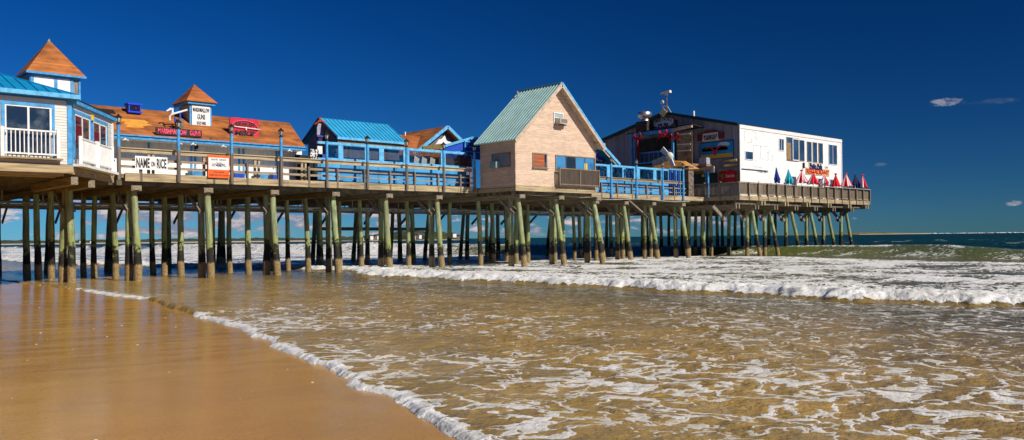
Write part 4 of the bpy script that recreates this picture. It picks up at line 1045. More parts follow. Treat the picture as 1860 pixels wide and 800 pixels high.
roof_ribs(MB(), (gx0+.05, ge0, gz), (gx1-.05, ge0, gz), (gx0+.05, gr, gzr), (gx1-.05, gr, gzr), .27, .045, .035).build('seams', metal_blue, rf)
MB().box(gx0, ge0-.05, gz-.14, gx1, ge0-.005, gz+.0).build('gutter', blue_lt, gs)
MB().box(gx0+.1, ge0+.12, gz-.36, gx1-.1, ge0+.2, gz-.14).build('header_board', wood_x, gs)
MB().beam((gx0-.03, ge0, gz-.06), (gx0-.03, gr, gzr-.06), .05, .14).beam((gx0-.03, gr, gzr-.06), (gx0-.03, ge1, gz-.06), .05, .14).build('rake_board', mat('dark_rake', (.05,.05,.08), .6, .1), gs)
# dark awning strip and open front at the left of the shop
MB().box(gx0-.15, ge0+.0, 6.55, gx0+.2, ge1, 6.75).build('side_awning', blue_deep, gs)
MB().box(24.4, 44.2, 4.83, 24.7, 47.0, 6.7).build('side_post', blue, gs)
# ship sign: timber figure with white sail
sp_ = T('ship_sign', 'wooden ship carving with grey sail on the gable of the blue-roofed shop', 'sign', (25.3, 44.6, 6.6))
def sp2(px, py, v=44.6): x, z = atV(px, py, v); return (x, v, z)
MB().prism([sp2(575,232), sp2(578,223.5), sp2(583,226), sp2(587,246), sp2(575,247)], (0,-.06,0)).build('sail', mat('grey_sail', (.36,.34,.42), .8, .2, 4), sp_)
MB().tube([sp2(581,214,44.5), sp2(581,222,44.5)], [.10,.08], 8).tube([sp2(572,227,44.5), sp2(581,219,44.5), sp2(589,222,44.5), sp2(591,234,44.5)], [.07,.09,.10,.07], 8).tube([sp2(590,226,44.5), sp2(595,233,44.5)], .06, 8).build('mast_figure', mat('orange_brown_wood', s2l(168,76,44), .7, .3, 6), sp_)
MB().prism([sp2(573,246,44.5), sp2(591,248,44.5), sp2(588,256,44.5), sp2(576,258,44.5)], (0,-.25,0)).build('hull', mat('dark_red_hull', s2l(96,34,26), .7, .3), sp_)
MB().prism([sp2(575,246,44.2), sp2(590,247.5,44.2), sp2(589,250,44.2), sp2(576,249,44.2)], (0,-.02,0)).build('hull_stripe', blue_deep, sp_)
# stock at the open left front
for px, py, wd, ht, m_, lb in ((570, 284, .5, .55, mat('black_white_print', (.7,.7,.7), .6, .1, 9, col2=(.02,.02,.02), lo=.48, hi=.52), 'black and white printed goods board left of the enclosure'), (580, 283, .3, .7, white, 'tall white goods panel beside the first enclosure post'), (584, 286, .45, .35, blue_deep, 'low blue goods box by the first enclosure post')):
    x, z = atV(px, py+6, 41.5); t_ = T('goods_stand', lb, 'stand', (x, 41.5, 4.83))
    MB().box(x-.03, 41.47, 4.83, x+.03, 41.53, z).box(x-.2, 41.4, 4.83, x+.2, 41.6, 4.87).build('post', black, t_)
    MB().box(x-wd/2, 41.42, z, x+wd/2, 41.47, z+ht).build('panel', m_, t_)

# ------------------------------------------------------------------ glazed blue enclosures
def enclosure(name, label, x0, x1, y, zt, bays, zs=6.0, depth_=1.4, roof=False):
    t_ = T(name, label, 'enclosure', ((x0+x1)/2, y, 4.83))
    MB().box(x0, y, 4.9, x1, y+.06, zs).build('lower_panel', blue_panel, t_)
    MB().box(x0, y-.03, zs, x1, y+.09, zs+.14).build('sill_rail', blue_lt, t_)
    MB().box(x0, y-.03, zt-.13, x1, y+.09, zt).build('head_rail', blue_lt, t_)
    for i, (a, b) in enumerate(bays):
        f = MB(); f.box(a, y-.01, zs+.14, a+.05, y+.07, zt-.13).box(b-.05, y-.01, zs+.14, b, y+.07, zt-.13).box(a+.05, y, zs+.14, b-.05, y+.05, zs+.17).box(a+.05, y, zt-.16, b-.05, y+.05, zt-.13)
        o = f.build('window', blue_lt, t_); MB().box(a+.04, y+.02, zs+.16, b-.04, y+.03, zt-.15).build('pane', glass, o)
    for i in range(len(bays)-1):
        if bays[i+1][0]-bays[i][1] > .05: MB().box(bays[i][1], y-.012, zs+.14, bays[i+1][0], y+.072, zt-.13).build('mullion', blue_lt, t_)
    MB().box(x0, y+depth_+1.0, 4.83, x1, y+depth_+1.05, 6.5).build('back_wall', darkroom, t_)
    return t_
yE1 = 40.1
def ux(px, py=290, v=40.1): return atV(px, py, v)[0]
enclosure('glazed_enclosure', 'long blue windowed enclosure left of the gabled house', 23.0, 33.25, yE1, 7.02,
          [(ux(593),ux(616)), (ux(622),ux(664)), (ux(669),ux(690)), (ux(696),ux(734)), (ux(742),ux(802)), (ux(808),ux(858))])
yE2 = 40.1
enclosure('glazed_enclosure', 'blue windowed enclosure between the gabled house and the pub', 40.7, 53.6, yE2, 6.95,
          [(ux(1070),ux(1103)), (ux(1111),ux(1131)), (ux(1135),ux(1152)), (ux(1161),ux(1187)), (ux(1191),ux(1201)), (ux(1204),ux(1214))], zs=5.84)
# slatted blue gate at its right end
t_ = T('slatted_gate', 'blue slatted gate closing the right end of the second enclosure', 'gate', (54.2, 40.1, 4.83))
for k in range(6): MB().box(53.75+k*.26, 40.08, 4.9, 53.84+k*.26, 40.14, 6.9).build('slat', blue if k % 2 else blue_deep, t_)
MB().box(53.65, 40.04, 6.9, 55.3, 40.16, 7.0).build('top_bar', blue, t_); MB().box(53.65, 40.04, 4.85, 55.3, 40.16, 4.95).build('bottom_bar', blue, t_)
# furniture behind the panes: menu boards and a counter
for px, lb in ((758, 'white menu board nearest the left behind the pergola bay glass'), (772, 'second white menu board behind the pergola bay glass'), (787, 'third white menu board behind the pergola bay glass')):
    x, z = atV(px, 290, 41.6); t_ = T('menu_board', lb, 'board', (x, 41.6, 4.83), 'leaning menu boards behind the glass')
    MB().beam((x-.1, 41.6, 6.25), (x+.12, 41.8, 6.72), .36, .02, (0,-1,.3)).build('panel', white, t_)
    MB().beam((x, 41.75, 4.83), (x, 41.75, 6.4), .04, .04).build('leg', wood_z, t_)
for px, z_ in ((715, 6.35), (640, 6.3)):
    x, _ = atV(px, 280, 41.3); t_ = T('counter', ('white covered counter behind the fourth pane' if px > 700 else 'brown covered counter behind the second pane'), 'counter', (x, 41.3, 4.83))
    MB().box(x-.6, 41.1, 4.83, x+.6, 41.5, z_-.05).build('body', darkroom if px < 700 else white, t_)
    MB().box(x-.66, 41.05, z_-.05, x+.66, 41.55, z_+.02).build('top', white if px > 700 else brown_trim, t_)
# red cabinet with yellow post under the pergola
x, z = atV(846, 290, 41.6)
t_ = T('food_cart', 'red canopied food cart with yellow post under the pergola', 'cart', (x, 41.8, 4.83))
MB().box(x-.45, 41.5, 6.35, x+.45, 42.2, 6.62).build('canopy', red, t_); MB().box(x-.55, 41.6, 6.66, x+.3, 42.1, 6.84).build('canopy_top', red, t_)
MB().box(x-.62, 41.5, 4.83, x-.54, 41.58, 6.85).build('post', yellow, t_); MB().box(x-.4, 41.7, 4.83, x+.4, 42.1, 5.8).build('body', darkred, t_)
for s_ in (-.4, .38): MB().box(x+s_, 41.7, 5.8, x+s_+.04, 41.74, 6.4).build('post', steel, t_)

# ------------------------------------------------------------------ brown gabled snack building behind, and blue pergola
sb = T('snack_building', 'brown shingled cross-gable building with light blue gable trim behind the enclosure', 'building', (36.4, 48, 4.83))
yg = 46.0; gxm, gzm = atV(813, 229, yg); fx, fz = atV(761, 271, yg); hw = gxm-fx; slp = (gzm-fz)/hw
hw2 = hw+.4; lowz = gzm-slp*hw2; yb = 51.0
rf = MB(); slab(rf, [(gxm-hw2, yg, lowz), (gxm, yg, gzm), (gxm, yb, gzm), (gxm-hw2, yb, lowz)], .10); slab(rf, [(gxm, yg, gzm), (gxm+hw2, yg, lowz), (gxm+hw2, yb, lowz), (gxm, yb, gzm)], .10)
rf = rf.build('roof', shing, sb)
for a, b in (((gxm-hw2, lowz), (gxm, gzm)), ((gxm, gzm), (gxm+hw2, lowz))):
    MB().beam((a[0], yg-.03, a[1]-.06), (b[0], yg-.03, b[1]-.06), .06, .22, (0,0,1)).build('rake_board', blue_lt, sb)
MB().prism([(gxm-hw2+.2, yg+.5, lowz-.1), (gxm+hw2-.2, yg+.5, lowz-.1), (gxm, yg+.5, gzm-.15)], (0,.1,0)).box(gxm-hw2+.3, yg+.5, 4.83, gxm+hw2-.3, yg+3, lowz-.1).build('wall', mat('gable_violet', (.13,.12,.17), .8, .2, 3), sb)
ax, az_ = atV(806, 262, yg+.4); MB().prism([(ax-1.0, yg+.46, az_-.4), (ax+1.1, yg+.46, az_-.3), (ax+.75, yg+.46, az_+.15), (ax+.25, yg+.46, az_+.25), (ax+.1, yg+.46, az_+.62), (ax-.15, yg+.46, az_+.35), (ax-.4, yg+.46, az_+.3)], (0,-.06,0)).build('white_cutout', white, sb)
x0, z0 = atV(768, 270, 44.5); x1, z1 = atV(806, 262, 44.5)
MB().prism([(x0, 44.5, z0-.15), (x1, 44.5, z1-.3), (x1, 44.5, z1+.05), (x0, 44.5, z0+.15)], (0,.1,0)).build('ochre_board', mat('ochre', (.20,.15,.05), .8, .2), sb)
lx0, lz0 = atV(724, 245, 48.0); lx1, _ = atV(764, 247, 48.0)
lw = MB(); slab(lw, [(lx0-3, 45.6, 7.3), (lx1+.5, 45.6, 7.3), (lx1+.5, 48.0, lz0), (lx0-3, 48.0, lz0)], .1); slab(lw, [(lx0-3, 48.0, lz0), (lx1+.5, 48.0, lz0), (lx1+.5, 50.4, 7.3), (lx0-3, 50.4, 7.3)], .1)
lw.build('side_roof', shing2, sb); MB().box(lx0-2.8, 46.2, 4.83, lx1+.2, 49.8, 7.35).build('side_wall', clap_grey, sb)
x, z = atV(736, 243, 48.0); MB().tube([(x, 48, z-.2), (x, 48, z+.12)], .05, 8).build('vent_pipe', white, sb)
pg = T('pergola', 'blue slatted pergola frame between the snack building and the gabled house', 'pergola', (34.5, 42.5, 4.83))
px0, pz0 = atV(806, 266, 42.6); px1, pz1 = atV(845, 253, 43.2); px2, pz2 = atV(872, 256, 43.2)
MB().beam((px0, 42.6, pz0), (px1, 42.6, pz1), .08, .16).beam((px1, 42.6, pz1), (px2+.3, 42.6, pz2), .08, .22).build('fascia', blue_lt, pg)
MB().prism([(px0, 42.66, pz0-.1), (px1, 42.66, pz1-.1), (px2+.3, 42.66, pz2-.1), (px2+.3, 42.66, 6.95), (px0, 42.66, 6.95)], (0,.06,0)).build('gable_boards', blue_deep, pg)
for k in range(5):
    z = pz1-.25-k*.16; MB().beam((px1-.55, 42.56, z), (px2+.3, 42.56, z-.02), .04, .06).build('slat', blue_lt if k % 2 == 0 else blue_deep, pg)
for k in range(3):
    MB().box(px0+.45+k*.55, 42.58, 7.18+.06*k, px0+.80+k*.55, 42.64, 7.32+.06*k).build('panel', blue_lt, pg)
MB().box(px1-.62, 42.5, 4.83, px1-.54, 42.58, pz1-.2).box(px2+.1, 42.5, 4.83, px2+.2, 42.6, pz2).build('post', blue, pg)

# ------------------------------------------------------------------ the tall gabled house
hx0, hx1, hy, hyb = 33.45, 40.35, 35.9, 39.0
hz0 = 4.72
rx = (hx0+hx1)/2; hzr = 11.05; oy = .5; ox = .42; hze = 7.40; hzw = 7.40+ox*(hzr-hze)/(rx-hx0+ox)
hh_ = T('gabled_house', 'tall pink cedar house with steep teal metal roof jutting over the water', 'house', (rx, 37.5, 4.4))
sl_ = (hzr-hze)/(rx-(hx0-ox))
MB().prism([(hx0, hy, hz0), (hx1, hy, hz0), (hx1, hy, hzw-.1), (rx, hy, hzr-.14), (hx0, hy, hzw-.1)], (0, hyb-hy, 0)).build('wall', house_side, hh_)
mb = MB(); clap(mb, [(hx0, hz0), (hx1, hz0), (hx1, hzw-.1), (rx, hzr-.14), (hx0, hzw-.1)], ('V', hy-.003), .15, .014); mb.build('front_siding', house_wd, hh_)
mb = MB(); clap(mb, [(hy, hz0), (hyb, hz0), (hyb, hzw-.1), (hy, hzw-.1)], ('U', hx0-.003), .15, .014); mb.build('side_siding', house_side, hh_)
MB().box(hx0-.03, hy-.03, hz0, hx0+.05, hy-.018, hzw-.05).box(hx0-.034, hy-.03, hz0, hx0-.02, hy+.05, hzw-.05).box(hx1-.06, hy-.03, hz0, hx1+.03, hy-.018, hzw-.1).build('corner_board', tan_trim, hh_)
yf = hy-oy
rf = MB(); slab(rf, [(hx0-ox, yf, hze), (rx, yf, hzr), (rx, hyb+.1, hzr), (hx0-ox, hyb+.1, hze)], .08); slab(rf, [(rx, yf, hzr), (hx1+ox, yf, hze), (hx1+ox, hyb+.1, hze), (rx, hyb+.1, hzr)], .08)
rf = rf.build('roof', metal_teal, hh_)
roof_ribs(MB(), (hx0-ox, yf+.02, hze), (hx0-ox, hyb+.08, hze), (rx, yf+.02, hzr), (rx, hyb+.08, hzr), .25, .035, .05).build('seams', metal_teal, rf)
MB().beam((rx, yf, hzr+.02), (rx, hyb+.1, hzr+.02), .16, .05).build('ridge_cap', metal_teal, rf)
MB().beam((hx0-ox, yf-.02, hze-.13), (rx, yf-.02, hzr-.13), .05, .20, (0,0,1)).beam((rx, yf-.02, hzr-.13), (hx1+ox, yf-.02, hze-.13), .05, .20, (0,0,1)).build('rake_board', tan_trim, hh_)
MB().beam((rx, yf-.03, hzr+.01), (hx1+ox, yf-.03, hze+.01), .05, .10, (0,0,1)).build('rake_flashing', blue_lt, hh_)
so_ = MB(); slab(so_, [(rx+.02, yf+.01, hzr-.10), (hx1+ox, yf+.01, hze-.10), (hx1+ox, hy-.03, hze-.10), (rx+.02, hy-.03, hzr-.10)], .02); so_.build('soffit', tan_trim, hh_)
MB().box(hx1-.1, hy-.45, hzw-.25, hx1+.5, hy-.02, hzw-.12).build('eave_return', tan_trim, hh_)
MB().box(hx0-.06, hy-.08, 4.48, hx1+.05, hy-.02, 4.80).box(hx0-.06, hy-.02, 4.48, hx0-.0, hyb+.3, 4.70).build('floor_beam', fascia, hh_)
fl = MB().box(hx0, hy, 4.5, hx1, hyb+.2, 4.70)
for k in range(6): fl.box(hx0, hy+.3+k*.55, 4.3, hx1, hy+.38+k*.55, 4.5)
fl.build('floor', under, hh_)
# upper window with air conditioner
wx0, wz1 = atV(1005, 204, hy); wx1, wz0 = atV(1022, 227.5, hy)
window_V(hh_, hy-.016, wx0, wx1, wz0, wz1, white, glass_dk, .06, 0, 'window', .55)
MB().box(wx0+.08, hy-.038, wz0+(wz1-wz0)*.6, wx1-.08, hy-.036, wz1-.08).build('curtain', mat('pale_curtain', (.35,.42,.45), .8, .2, 12, (6,1,1)), hh_)
ac = MB().box(wx0+.10, hy-.50, wz0-.0, wx1-.05, hy-.02, wz0+.32).build('air_conditioner', mat('beige_casing', (.62,.56,.47), .6, .1), hh_)
MB().box(wx0+.15, hy-.507, wz0+.04, wx1-.10, hy-.5, wz0+.28).build('grille', mat('grille', (.24,.22,.19), .6, .5, 30, (1,1,6)), ac)
MB().box(wx0+.0, hy-.3, wz0-.07, wx1+.1, hy-.02, wz0-.02).build('sill', brown_trim, hh_)
# left square window with orange blind
wx0, wz1 = atV(966.5, 277.5, hy); wx1, wz0 = atV(993, 306.5, hy)
window_V(hh_, hy-.016, wx0, wx1, wz0, wz1, brown_trim, glass_dk, .08, 0, 'window', 0, True)
MB().box(wx0+.10, hy-.040, wz0+.09, wx1-.22, hy-.036, wz1-.09).build('orange_blind', mat('blind', s2l(176,98,58), .6, .2, 3, (.5,.5,6), None, .2, boards=('Z', .09)), hh_)
# big right window and slatted balcony
wx0, wz1 = atV(1008, 281.5, hy); wx1, wz0 = atV(1080, 311, hy); wz1 = atV(1040,284,hy)[1]; wz0 = atV(1040,309.5,hy)[1]
w_o = window_V(hh_, hy-.016, wx0, wx1, wz0-.1, wz1, brown_trim, glass_dk, .06, 3, 'window')
gb = mat('bright_reflective_glass', (.05,.22,.42), .05, .4, .9, col2=(.03,.10,.2), spec=.9)
for k in range(4):
    a = wx0+.07+(wx1-wx0-.1)*k/4; b = wx0+(wx1-wx0-.1)*(k+1)/4-.02
    MB().box(a, hy-.045, wz0, b, hy-.036, wz1-.07).build('pane', gb if k in (0,2,3) else glass_dk, w_o)
MB().box((wx0+wx1)/2+.8, hy-.050, wz0, (wx0+wx1)/2+1.05, hy-.046, wz1-.4).build('yellow_curtain', yellow, w_o)
bz1 = wz0+.02; bz0 = bz1-.95; bo = MB().beam((wx0-.02, hy-.35, bz1), (wx1+.02, hy-.35, bz1), .08, .07).beam((wx0-.02, hy-.35, bz0), (wx1+.02, hy-.35, bz0), .08, .06)
bo = bo.build('balcony', brown_trim, hh_); sl2 = MB(); x = wx0
while x < wx1-.05: sl2.box(x, hy-.36, bz0+.03, x+.075, hy-.335, bz1-.03); x += .098
sl2.build('slats', dark_wood, bo)
for x in (wx0-.02, (wx0+wx1)/2, wx1-.04): MB().box(x, hy-.40, bz0-.1, x+.07, hy-.32, bz1+.05).build('baluster_post', brown_trim, bo)
MB().box(wx0-.02, hy-.36, bz0-.06, wx1+.02, hy, bz0-.02).build('balcony_floor', brown_trim, bo)
# side wall window with air conditioner
v1, z1 = atU(894, 281, hx0); v0, z0 = atU(928, 303, hx0)
v1 = min(v1, 38.4)
f = MB().box(hx0-.06, v0, z0, hx0-.02, v1, z0+.06).box(hx0-.06, v0, z1-.06, hx0-.02, v1, z1).box(hx0-.06, v0, z0+.06, hx0-.02, v0+.06, z1-.06).box(hx0-.06, v1-.06, z0+.06, hx0-.02, v1, z1-.06).build('side_window', brown_trim, hh_)
MB().box(hx0-.035, v0+.05, z0+.05, hx0-.025, v1-.05, z1-.05).build('pane', mat('grey_board', (.20,.21,.25), .5, .1), f)
MB().box(hx0-.40, v1-.75, z0-.02, hx0-.02, v1-.2, z0+.36).build('side_air_conditioner', mat('teal_grey_casing', (.20,.30,.32), .6, .1), hh_)
MB().tube([(rx-.5, hyb-.2, hzr-.6), (rx-.5, hyb-.2, hzr-.1)], .05, 8).build('roof_vent', pipe_m, hh_)
# low gable roof right of the house
lg = T('side_gable_building', 'low gable with blue roof edge and dark soffit just right of the tall house', 'building', (42.5, 42.5, 4.83))
yg2 = 40.6; ax, az_ = atV(1092, 262, yg2); ex, ez = atV(1126, 300, yg2)
slp = (az_-ez)/(ex-ax); ax -= 1.8; az_ += slp*1.8
rf = MB(); slab(rf, [(ax, yg2, az_), (ex, yg2, ez), (ex, yg2+3.2, ez), (ax, yg2+3.2, az_)], .10); slab(rf, [(ax-(ex-ax), yg2+1.5, ez), (ax, yg2+1.5, az_), (ax, yg2+3.2, az_), (ax-(ex-ax), yg2+3.2, ez)], .10); rf.build('roof', metal_blue2, lg)
MB().beam((ax, yg2-.03, az_-.0), (ex, yg2-.03, ez-.0), .06, .20, (0,0,1)).build('rake_board', blue_lt, lg)
MB().beam((ax, yg2+.06, az_-.2), (ex, yg2+.06, ez-.2), .06, .14, (0,0,1)).build('under_rake', tan_trim, lg)
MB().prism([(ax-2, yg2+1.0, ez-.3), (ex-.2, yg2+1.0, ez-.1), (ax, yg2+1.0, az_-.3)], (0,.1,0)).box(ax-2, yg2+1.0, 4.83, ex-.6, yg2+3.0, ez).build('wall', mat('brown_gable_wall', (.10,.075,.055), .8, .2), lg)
sx, sz = atV(1092, 290, yg2+.9); t_ = T('fish_sign', 'purple and white painted fish-shaped sign under the low gable', 'sign', (sx, yg2+.9, sz-.3))
MB().prism([(sx-.9, yg2+.9, sz+.55), (sx-.4, yg2+.9, sz+.50), (sx+.5, yg2+.9, sz+.1), (sx+.9, yg2+.9, sz-.25), (sx+.2, yg2+.9, sz-.22), (sx-.9, yg2+.9, sz-.05)], (0,-.06,0)).build('board', mat('purple_print', s2l(90,50,150), .5, .3, 2.5, col2=s2l(200,190,210), lo=.45, hi=.55), t_)
MB().prism([(sx-.8, yg2+.83, sz+.2), (sx+.1, yg2+.83, sz+.14), (sx+.6, yg2+.83, sz-.12), (sx-.1, yg2+.83, sz-.06)], (0,-.02,0)).build('stripe', navy, t_)
# ------------------------------------------------------------------ the pub at the sea end
pbx0, pbx1, pby0, pby1 = 61.6, 79.5, 38.8, 53.7
_, zw = atV(1345, 229, pby0); zw = 10.92; pk = 12.72; pm = (pby0+pby1)/2
pub = T('seaside_pub', 'large two-storey pub with white side wall and dark gabled landward wall', 'building', (70, 46, 4.83))
MB().prism([(pbx0, pby0, 4.83), (pbx0, pby1, 4.83), (pbx0, pby1, zw), (pbx0, pm, pk), (pbx0, pby0, zw)], (pbx1-pbx0, 0, 0)).build('landward_wall', dark_sid, pub)
mb = MB(); clap(mb, [(pbx0-.01, 4.85), (pbx1+.01, 4.85), (pbx1+.01, zw-.28), (pbx0-.01, zw-.28)], ('V', pby0-.003), .14, .012); mb.build('side_siding', white_sid, pub)
MB().box(pbx0-.05, pby0-.06, zw-.28, pbx1+.05, pby0-.004, zw+.02).box(pbx0-.05, pby0-.05, 4.85, pbx0+.10, pby0-.02, zw-.28).box(pbx1-.10, pby0-.05, 4.85, pbx1+.04, pby0-.02, zw-.28).build('white_trim', white, pub)
rf = MB(); slab(rf, [(pbx0-.35, pby0-.05, zw+.08), (pbx1+.1, pby0-.05, zw+.08), (pbx1+.1, pm, pk+.10), (pbx0-.35, pm, pk+.10)], .07); slab(rf, [(pbx0-.35, pm, pk+.10), (pbx1+.1, pm, pk+.10), (pbx1+.1, pby1+.3, zw+.04), (pbx0-.35, pby1+.3, zw+.04)], .07)
rf.build('roof', tar, pub)
MB().beam((pbx0-.38, pby0-.05, zw-.0), (pbx0-.38, pm, pk+.02), .06, .26, (0,0,1)).beam((pbx0-.38, pm, pk+.02), (pbx0-.38, pby1+.3, zw-.04), .06, .26, (0,0,1)).build('rake_board', darkgreen, pub)
dm = MB().prism([(pbx0-.42, pm+.42, pk+.02), (pbx0-.42, pm, pk+.46), (pbx0-.42, pm-.42, pk+.02), (pbx0-.42, pm, pk-.42)], (-.04, 0, 0)).build('gable_diamond', mat('cream_paint', s2l(232,214,140), .5, .1), pub)
# dirt tracks left by an old sign: thin broken lines
stm = mat('old_fixing_stain', (.22,.19,.15), .8, .2); st = MB(); rs = random.Random(3)
def line(px0, py0, px1, py1):
    a, b = atV(px0, py0, pby0), atV(px1, py1, pby0); n = 5
    for i in range(n):
        if rs.random() < .3: continue
        f0, f1 = i/n, (i+.8)/n
        p = (a[0]+(b[0]-a[0])*f0, pby0-.022, a[1]+(b[1]-a[1])*f0); q_ = (a[0]+(b[0]-a[0])*f1, pby0-.022, a[1]+(b[1]-a[1])*f1); st.beam(p, q_, .008, .014)
for l in ((1350,238,1360,238.5),(1360,238.5,1360,250),(1351,238,1353,258),(1353,258,1365,260),(1366,239,1375,243),(1367,248,1374,251),(1364,250,1364,260),(1374,251,1375,263),(1368,264,1368,288),(1368,264,1395,267),(1381,266,1381,287),(1395,267,1395,292),(1388,276,1400,279),(1376,287,1395,292),(1368,290,1373,292),(1370,292,1369,304),(1369,303,1384,305),(1400,270,1403,285),(1403,285,1401,293)): line(*l)
st.build('old_sign_marks', stm, pub)
# long low pipe on the wall
a, b = atV(1346, 307, pby0), atV(1392, 311, pby0)
MB().tube([(a[0], pby0-.08, a[1]), (b[0], pby0-.08, b[1])], .03, 6).build('conduit', black, pub)
cb = MB(); 
for k in range(5): x = b[0]-1.4+k*.35; cb.tube([(x, pby0-.08, b[1]), (x+.1, pby0-.1, b[1]-.12-.05*(k % 2))], .035, 5)
cb.build('conduit_brackets', black, pub)
# windows of the upper storey
wb = mat('dark_blue_glass', (.03,.07,.14), .05, .4, .7, col2=(.015,.03,.06), spec=.9)
for n_, (p0, p1, q0, q1, mull, fm) in enumerate(((1352.5, 1367, 275, 291, 0, white), (1414, 1423, 252, 274.5, 1, white), (1428, 1450, 250.5, 293, 0, brown_trim), (1451, 1460, 255, 293, 0, brown_trim), (1465, 1473, 258, 294.5, 0, brown_trim), (1475.5, 1483, 259, 296, 0, brown_trim), (1486, 1493.5, 260.5, 297.5, 0, brown_trim), (1504, 1519.5, 263, 300, 1, white))):
    pc = (p0+p1)/2; x0 = atV(p0, q0, pby0)[0]; x1 = atV(p1, q0, pby0)[0]; zz1 = atV(pc, q0, pby0)[1]; zz0 = atV(pc, q1, pby0)[1]
    o = window_V(pub, pby0-.016, x0, x1, zz0, zz1, fm, wb, .06, mull, 'window')
    if n_ == 2:
        MB().box(x0+.95, pby0-.10, zz0+.05, x0+1.05, pby0-.05, zz1-.05).box(x1-.12, pby0-.10, zz0+.05, x1-.03, pby0-.05, zz1-.05).box(x0+1.05, pby0-.10, zz1-.14, x1-.12, pby0-.05, zz1-.05).box(x0+1.05, pby0-.10, zz0+.05, x1-.12, pby0-.05, zz0+.14).build('open_sash', white, o)
        MB().box(x0+.08, pby0-.038, zz0+.1, x0+.75, pby0-.036, zz0+1.6).build('tan_curtain', mat('tan_curtain', (.30,.19,.08), .8, .2), o)
for px0, px1 in ((1436, 1446), (1484, 1494), (1506, 1515)):
    x0 = atV(px0, 330, pby0)[0]; x1 = atV(px1, 330, pby0)[0]; o = window_V(pub, pby0-.016, x0, x1, 4.95, 7.05, white, wb, .09, 0, 'glass_door')
x, z = atV(1458, 300, pby0); MB().box(x-.05, pby0-.18, z-.3, x+.07, pby0-.02, z+.2).build('wall_speaker', black, pub)
x, z = atV(1500, 305, pby0); MB().tube([(x-.25, pby0-.1, z+.1), (x, pby0-.15, z-.08), (x+.25, pby0-.1, z+.12)], .035, 6).build('floodlight', black, pub)
# signs on the white wall
x0, z1 = atV(1471, 297, pby0); x1, _ = atV(1491, 300, pby0); z0 = atV(1480, 307.5, pby0)[1]; z1 = atV(1480, 298, pby0)[1]
sg = T('wall_sign', 'small Patio Pub sign in dark blue letters on the white wall', 'sign', ((x0+x1)/2, pby0, z0)); MB().box(x0-.25, pby0-.06, z0-.1, x1+.15, pby0-.022, z1+.12).build('board', mat('pale_board', (.60,.56,.42), .6, .1), sg)
lettering(text_mb('Patio Pub', x0-.15, x1+.05, z0-.02, z1+.03, ('V', pby0-.06), .05, 0, .03), sg, navy_dk)
x0, _ = atV(1463, 310, pby0); x1, _ = atV(1505, 315, pby0); z0 = atV(1484, 317.5, pby0)[1]; z1 = atV(1484, 308, pby0)[1]
sg = T('wall_sign', 'wide sign with orange RESTAURANT letters above the umbrellas', 'sign', ((x0+x1)/2, pby0, z0)); MB().box(x0-.05, pby0-.06, z0-.08, x1+.05, pby0-.022, z1+.08).build('board', mat('gold_board', (.66,.52,.26), .6, .1), sg)
lettering(text_mb('RESTAURANT', x0+.05, x1-.05, z0, z1, ('V', pby0-.06), .04, 0, .03), sg, mat('orange_red_letters', s2l(204,58,20), .5, .1))
# landward wall: oval pub sign, scroll sign, mural, posters
def UU(px, py, u=pbx0): return atU(px, py, u)
ya, zt = UU(1186, 210); yb_, _ = UU(1226, 216); zc = UU(1206, 222)[1]; zt = UU(1206, 213)[1]; zb_ = UU(1206, 232)[1]
sg = T('gable_sign', 'oval white pub sign with red edge under the gable peak', 'sign', (pbx0-.05, (ya+yb_)/2, zb_))
n = 28; yc, hw_, zc, hz_ = (ya+yb_)/2, abs(ya-yb_)/2, (zt+zb_)/2, (zt-zb_)/2
def ov_(rx_, rz_): return [(pbx0-.02, yc+rx_*(abs(math.cos(2*math.pi*i/n))**.7*math.copysign(1, math.cos(2*math.pi*i/n))), zc+rz_*(abs(math.sin(2*math.pi*i/n))**.7*math.copysign(1, math.sin(2*math.pi*i/n)))) for i in range(n)]
MB().prism(ov_(hw_, hz_), (-.05, 0, 0)).build('rim', darkred, sg); MB().prism([(p[0]-.05, p[1], p[2]) for p in ov_(hw_*.92, hz_*.90)], (-.02, 0, 0)).build('board', white, sg)
lettering(text_mb('PIER PATIO', ya-.30, yb_+.30, zc-.02, zc+.30, ('U', pbx0-.09), .02, 0, .02, arch=.14), sg, navy_dk)
lettering(text_mb('PUB', yc+.55, yc-.55, zc-.42, zc-.10, ('U', pbx0-.09), .02, 0, .03), sg, navy_dk)
MB().box(pbx0-.05, UU(1181,228)[0]-.45, UU(1181,233)[1], pbx0-.01, UU(1181,228)[0]+.45, UU(1181,219)[1]).build('louvre', mat('louvre', (.26,.27,.29), .6, .3, 20, (1,1,5)), pub)
MB().box(pbx0-.06, UU(1229,224)[0]-.12, UU(1229,230)[1], pbx0-.01, UU(1229,224)[0]+.12, UU(1229,218)[1]).build('slot_window', black, pub)
ya, _ = UU(1277, 240); yb_, _ = UU(1307, 240); zt = UU(1292, 242)[1]; zb_ = UU(1292, 256.5)[1]
sg = T('scroll_sign', 'white scroll sign with dark red rolled ends above the mural', 'sign', (pbx0-.1, (ya+yb_)/2, zb_))
MB().box(pbx0-.12, ya, zb_, pbx0-.03, yb_, zt).build('board', white, sg)
for y_ in (ya+.22, yb_-.22): MB().tube([(pbx0-.12, y_, zb_+.1), (pbx0-.12, y_, zt-.05)], [.22,.26], 12).build('rolled_end', darkred, sg)
MB().prism([(pbx0-.06, ya+.1, zt), (pbx0-.06, ya-.3, zt+.22), (pbx0-.06, yb_+.4, zt+.22), (pbx0-.06, yb_, zt)], (-.08,0,0)).build('header', mat('copper_brown', s2l(120,62,38), .6, .2), sg)
d = yb_-ya
lettering(text_mb('IN YOUR FACE', ya+d*.10, ya+d*.9, zt-.38, zt-.16, ('U', pbx0-.12), .02, 0, .03), sg, black)
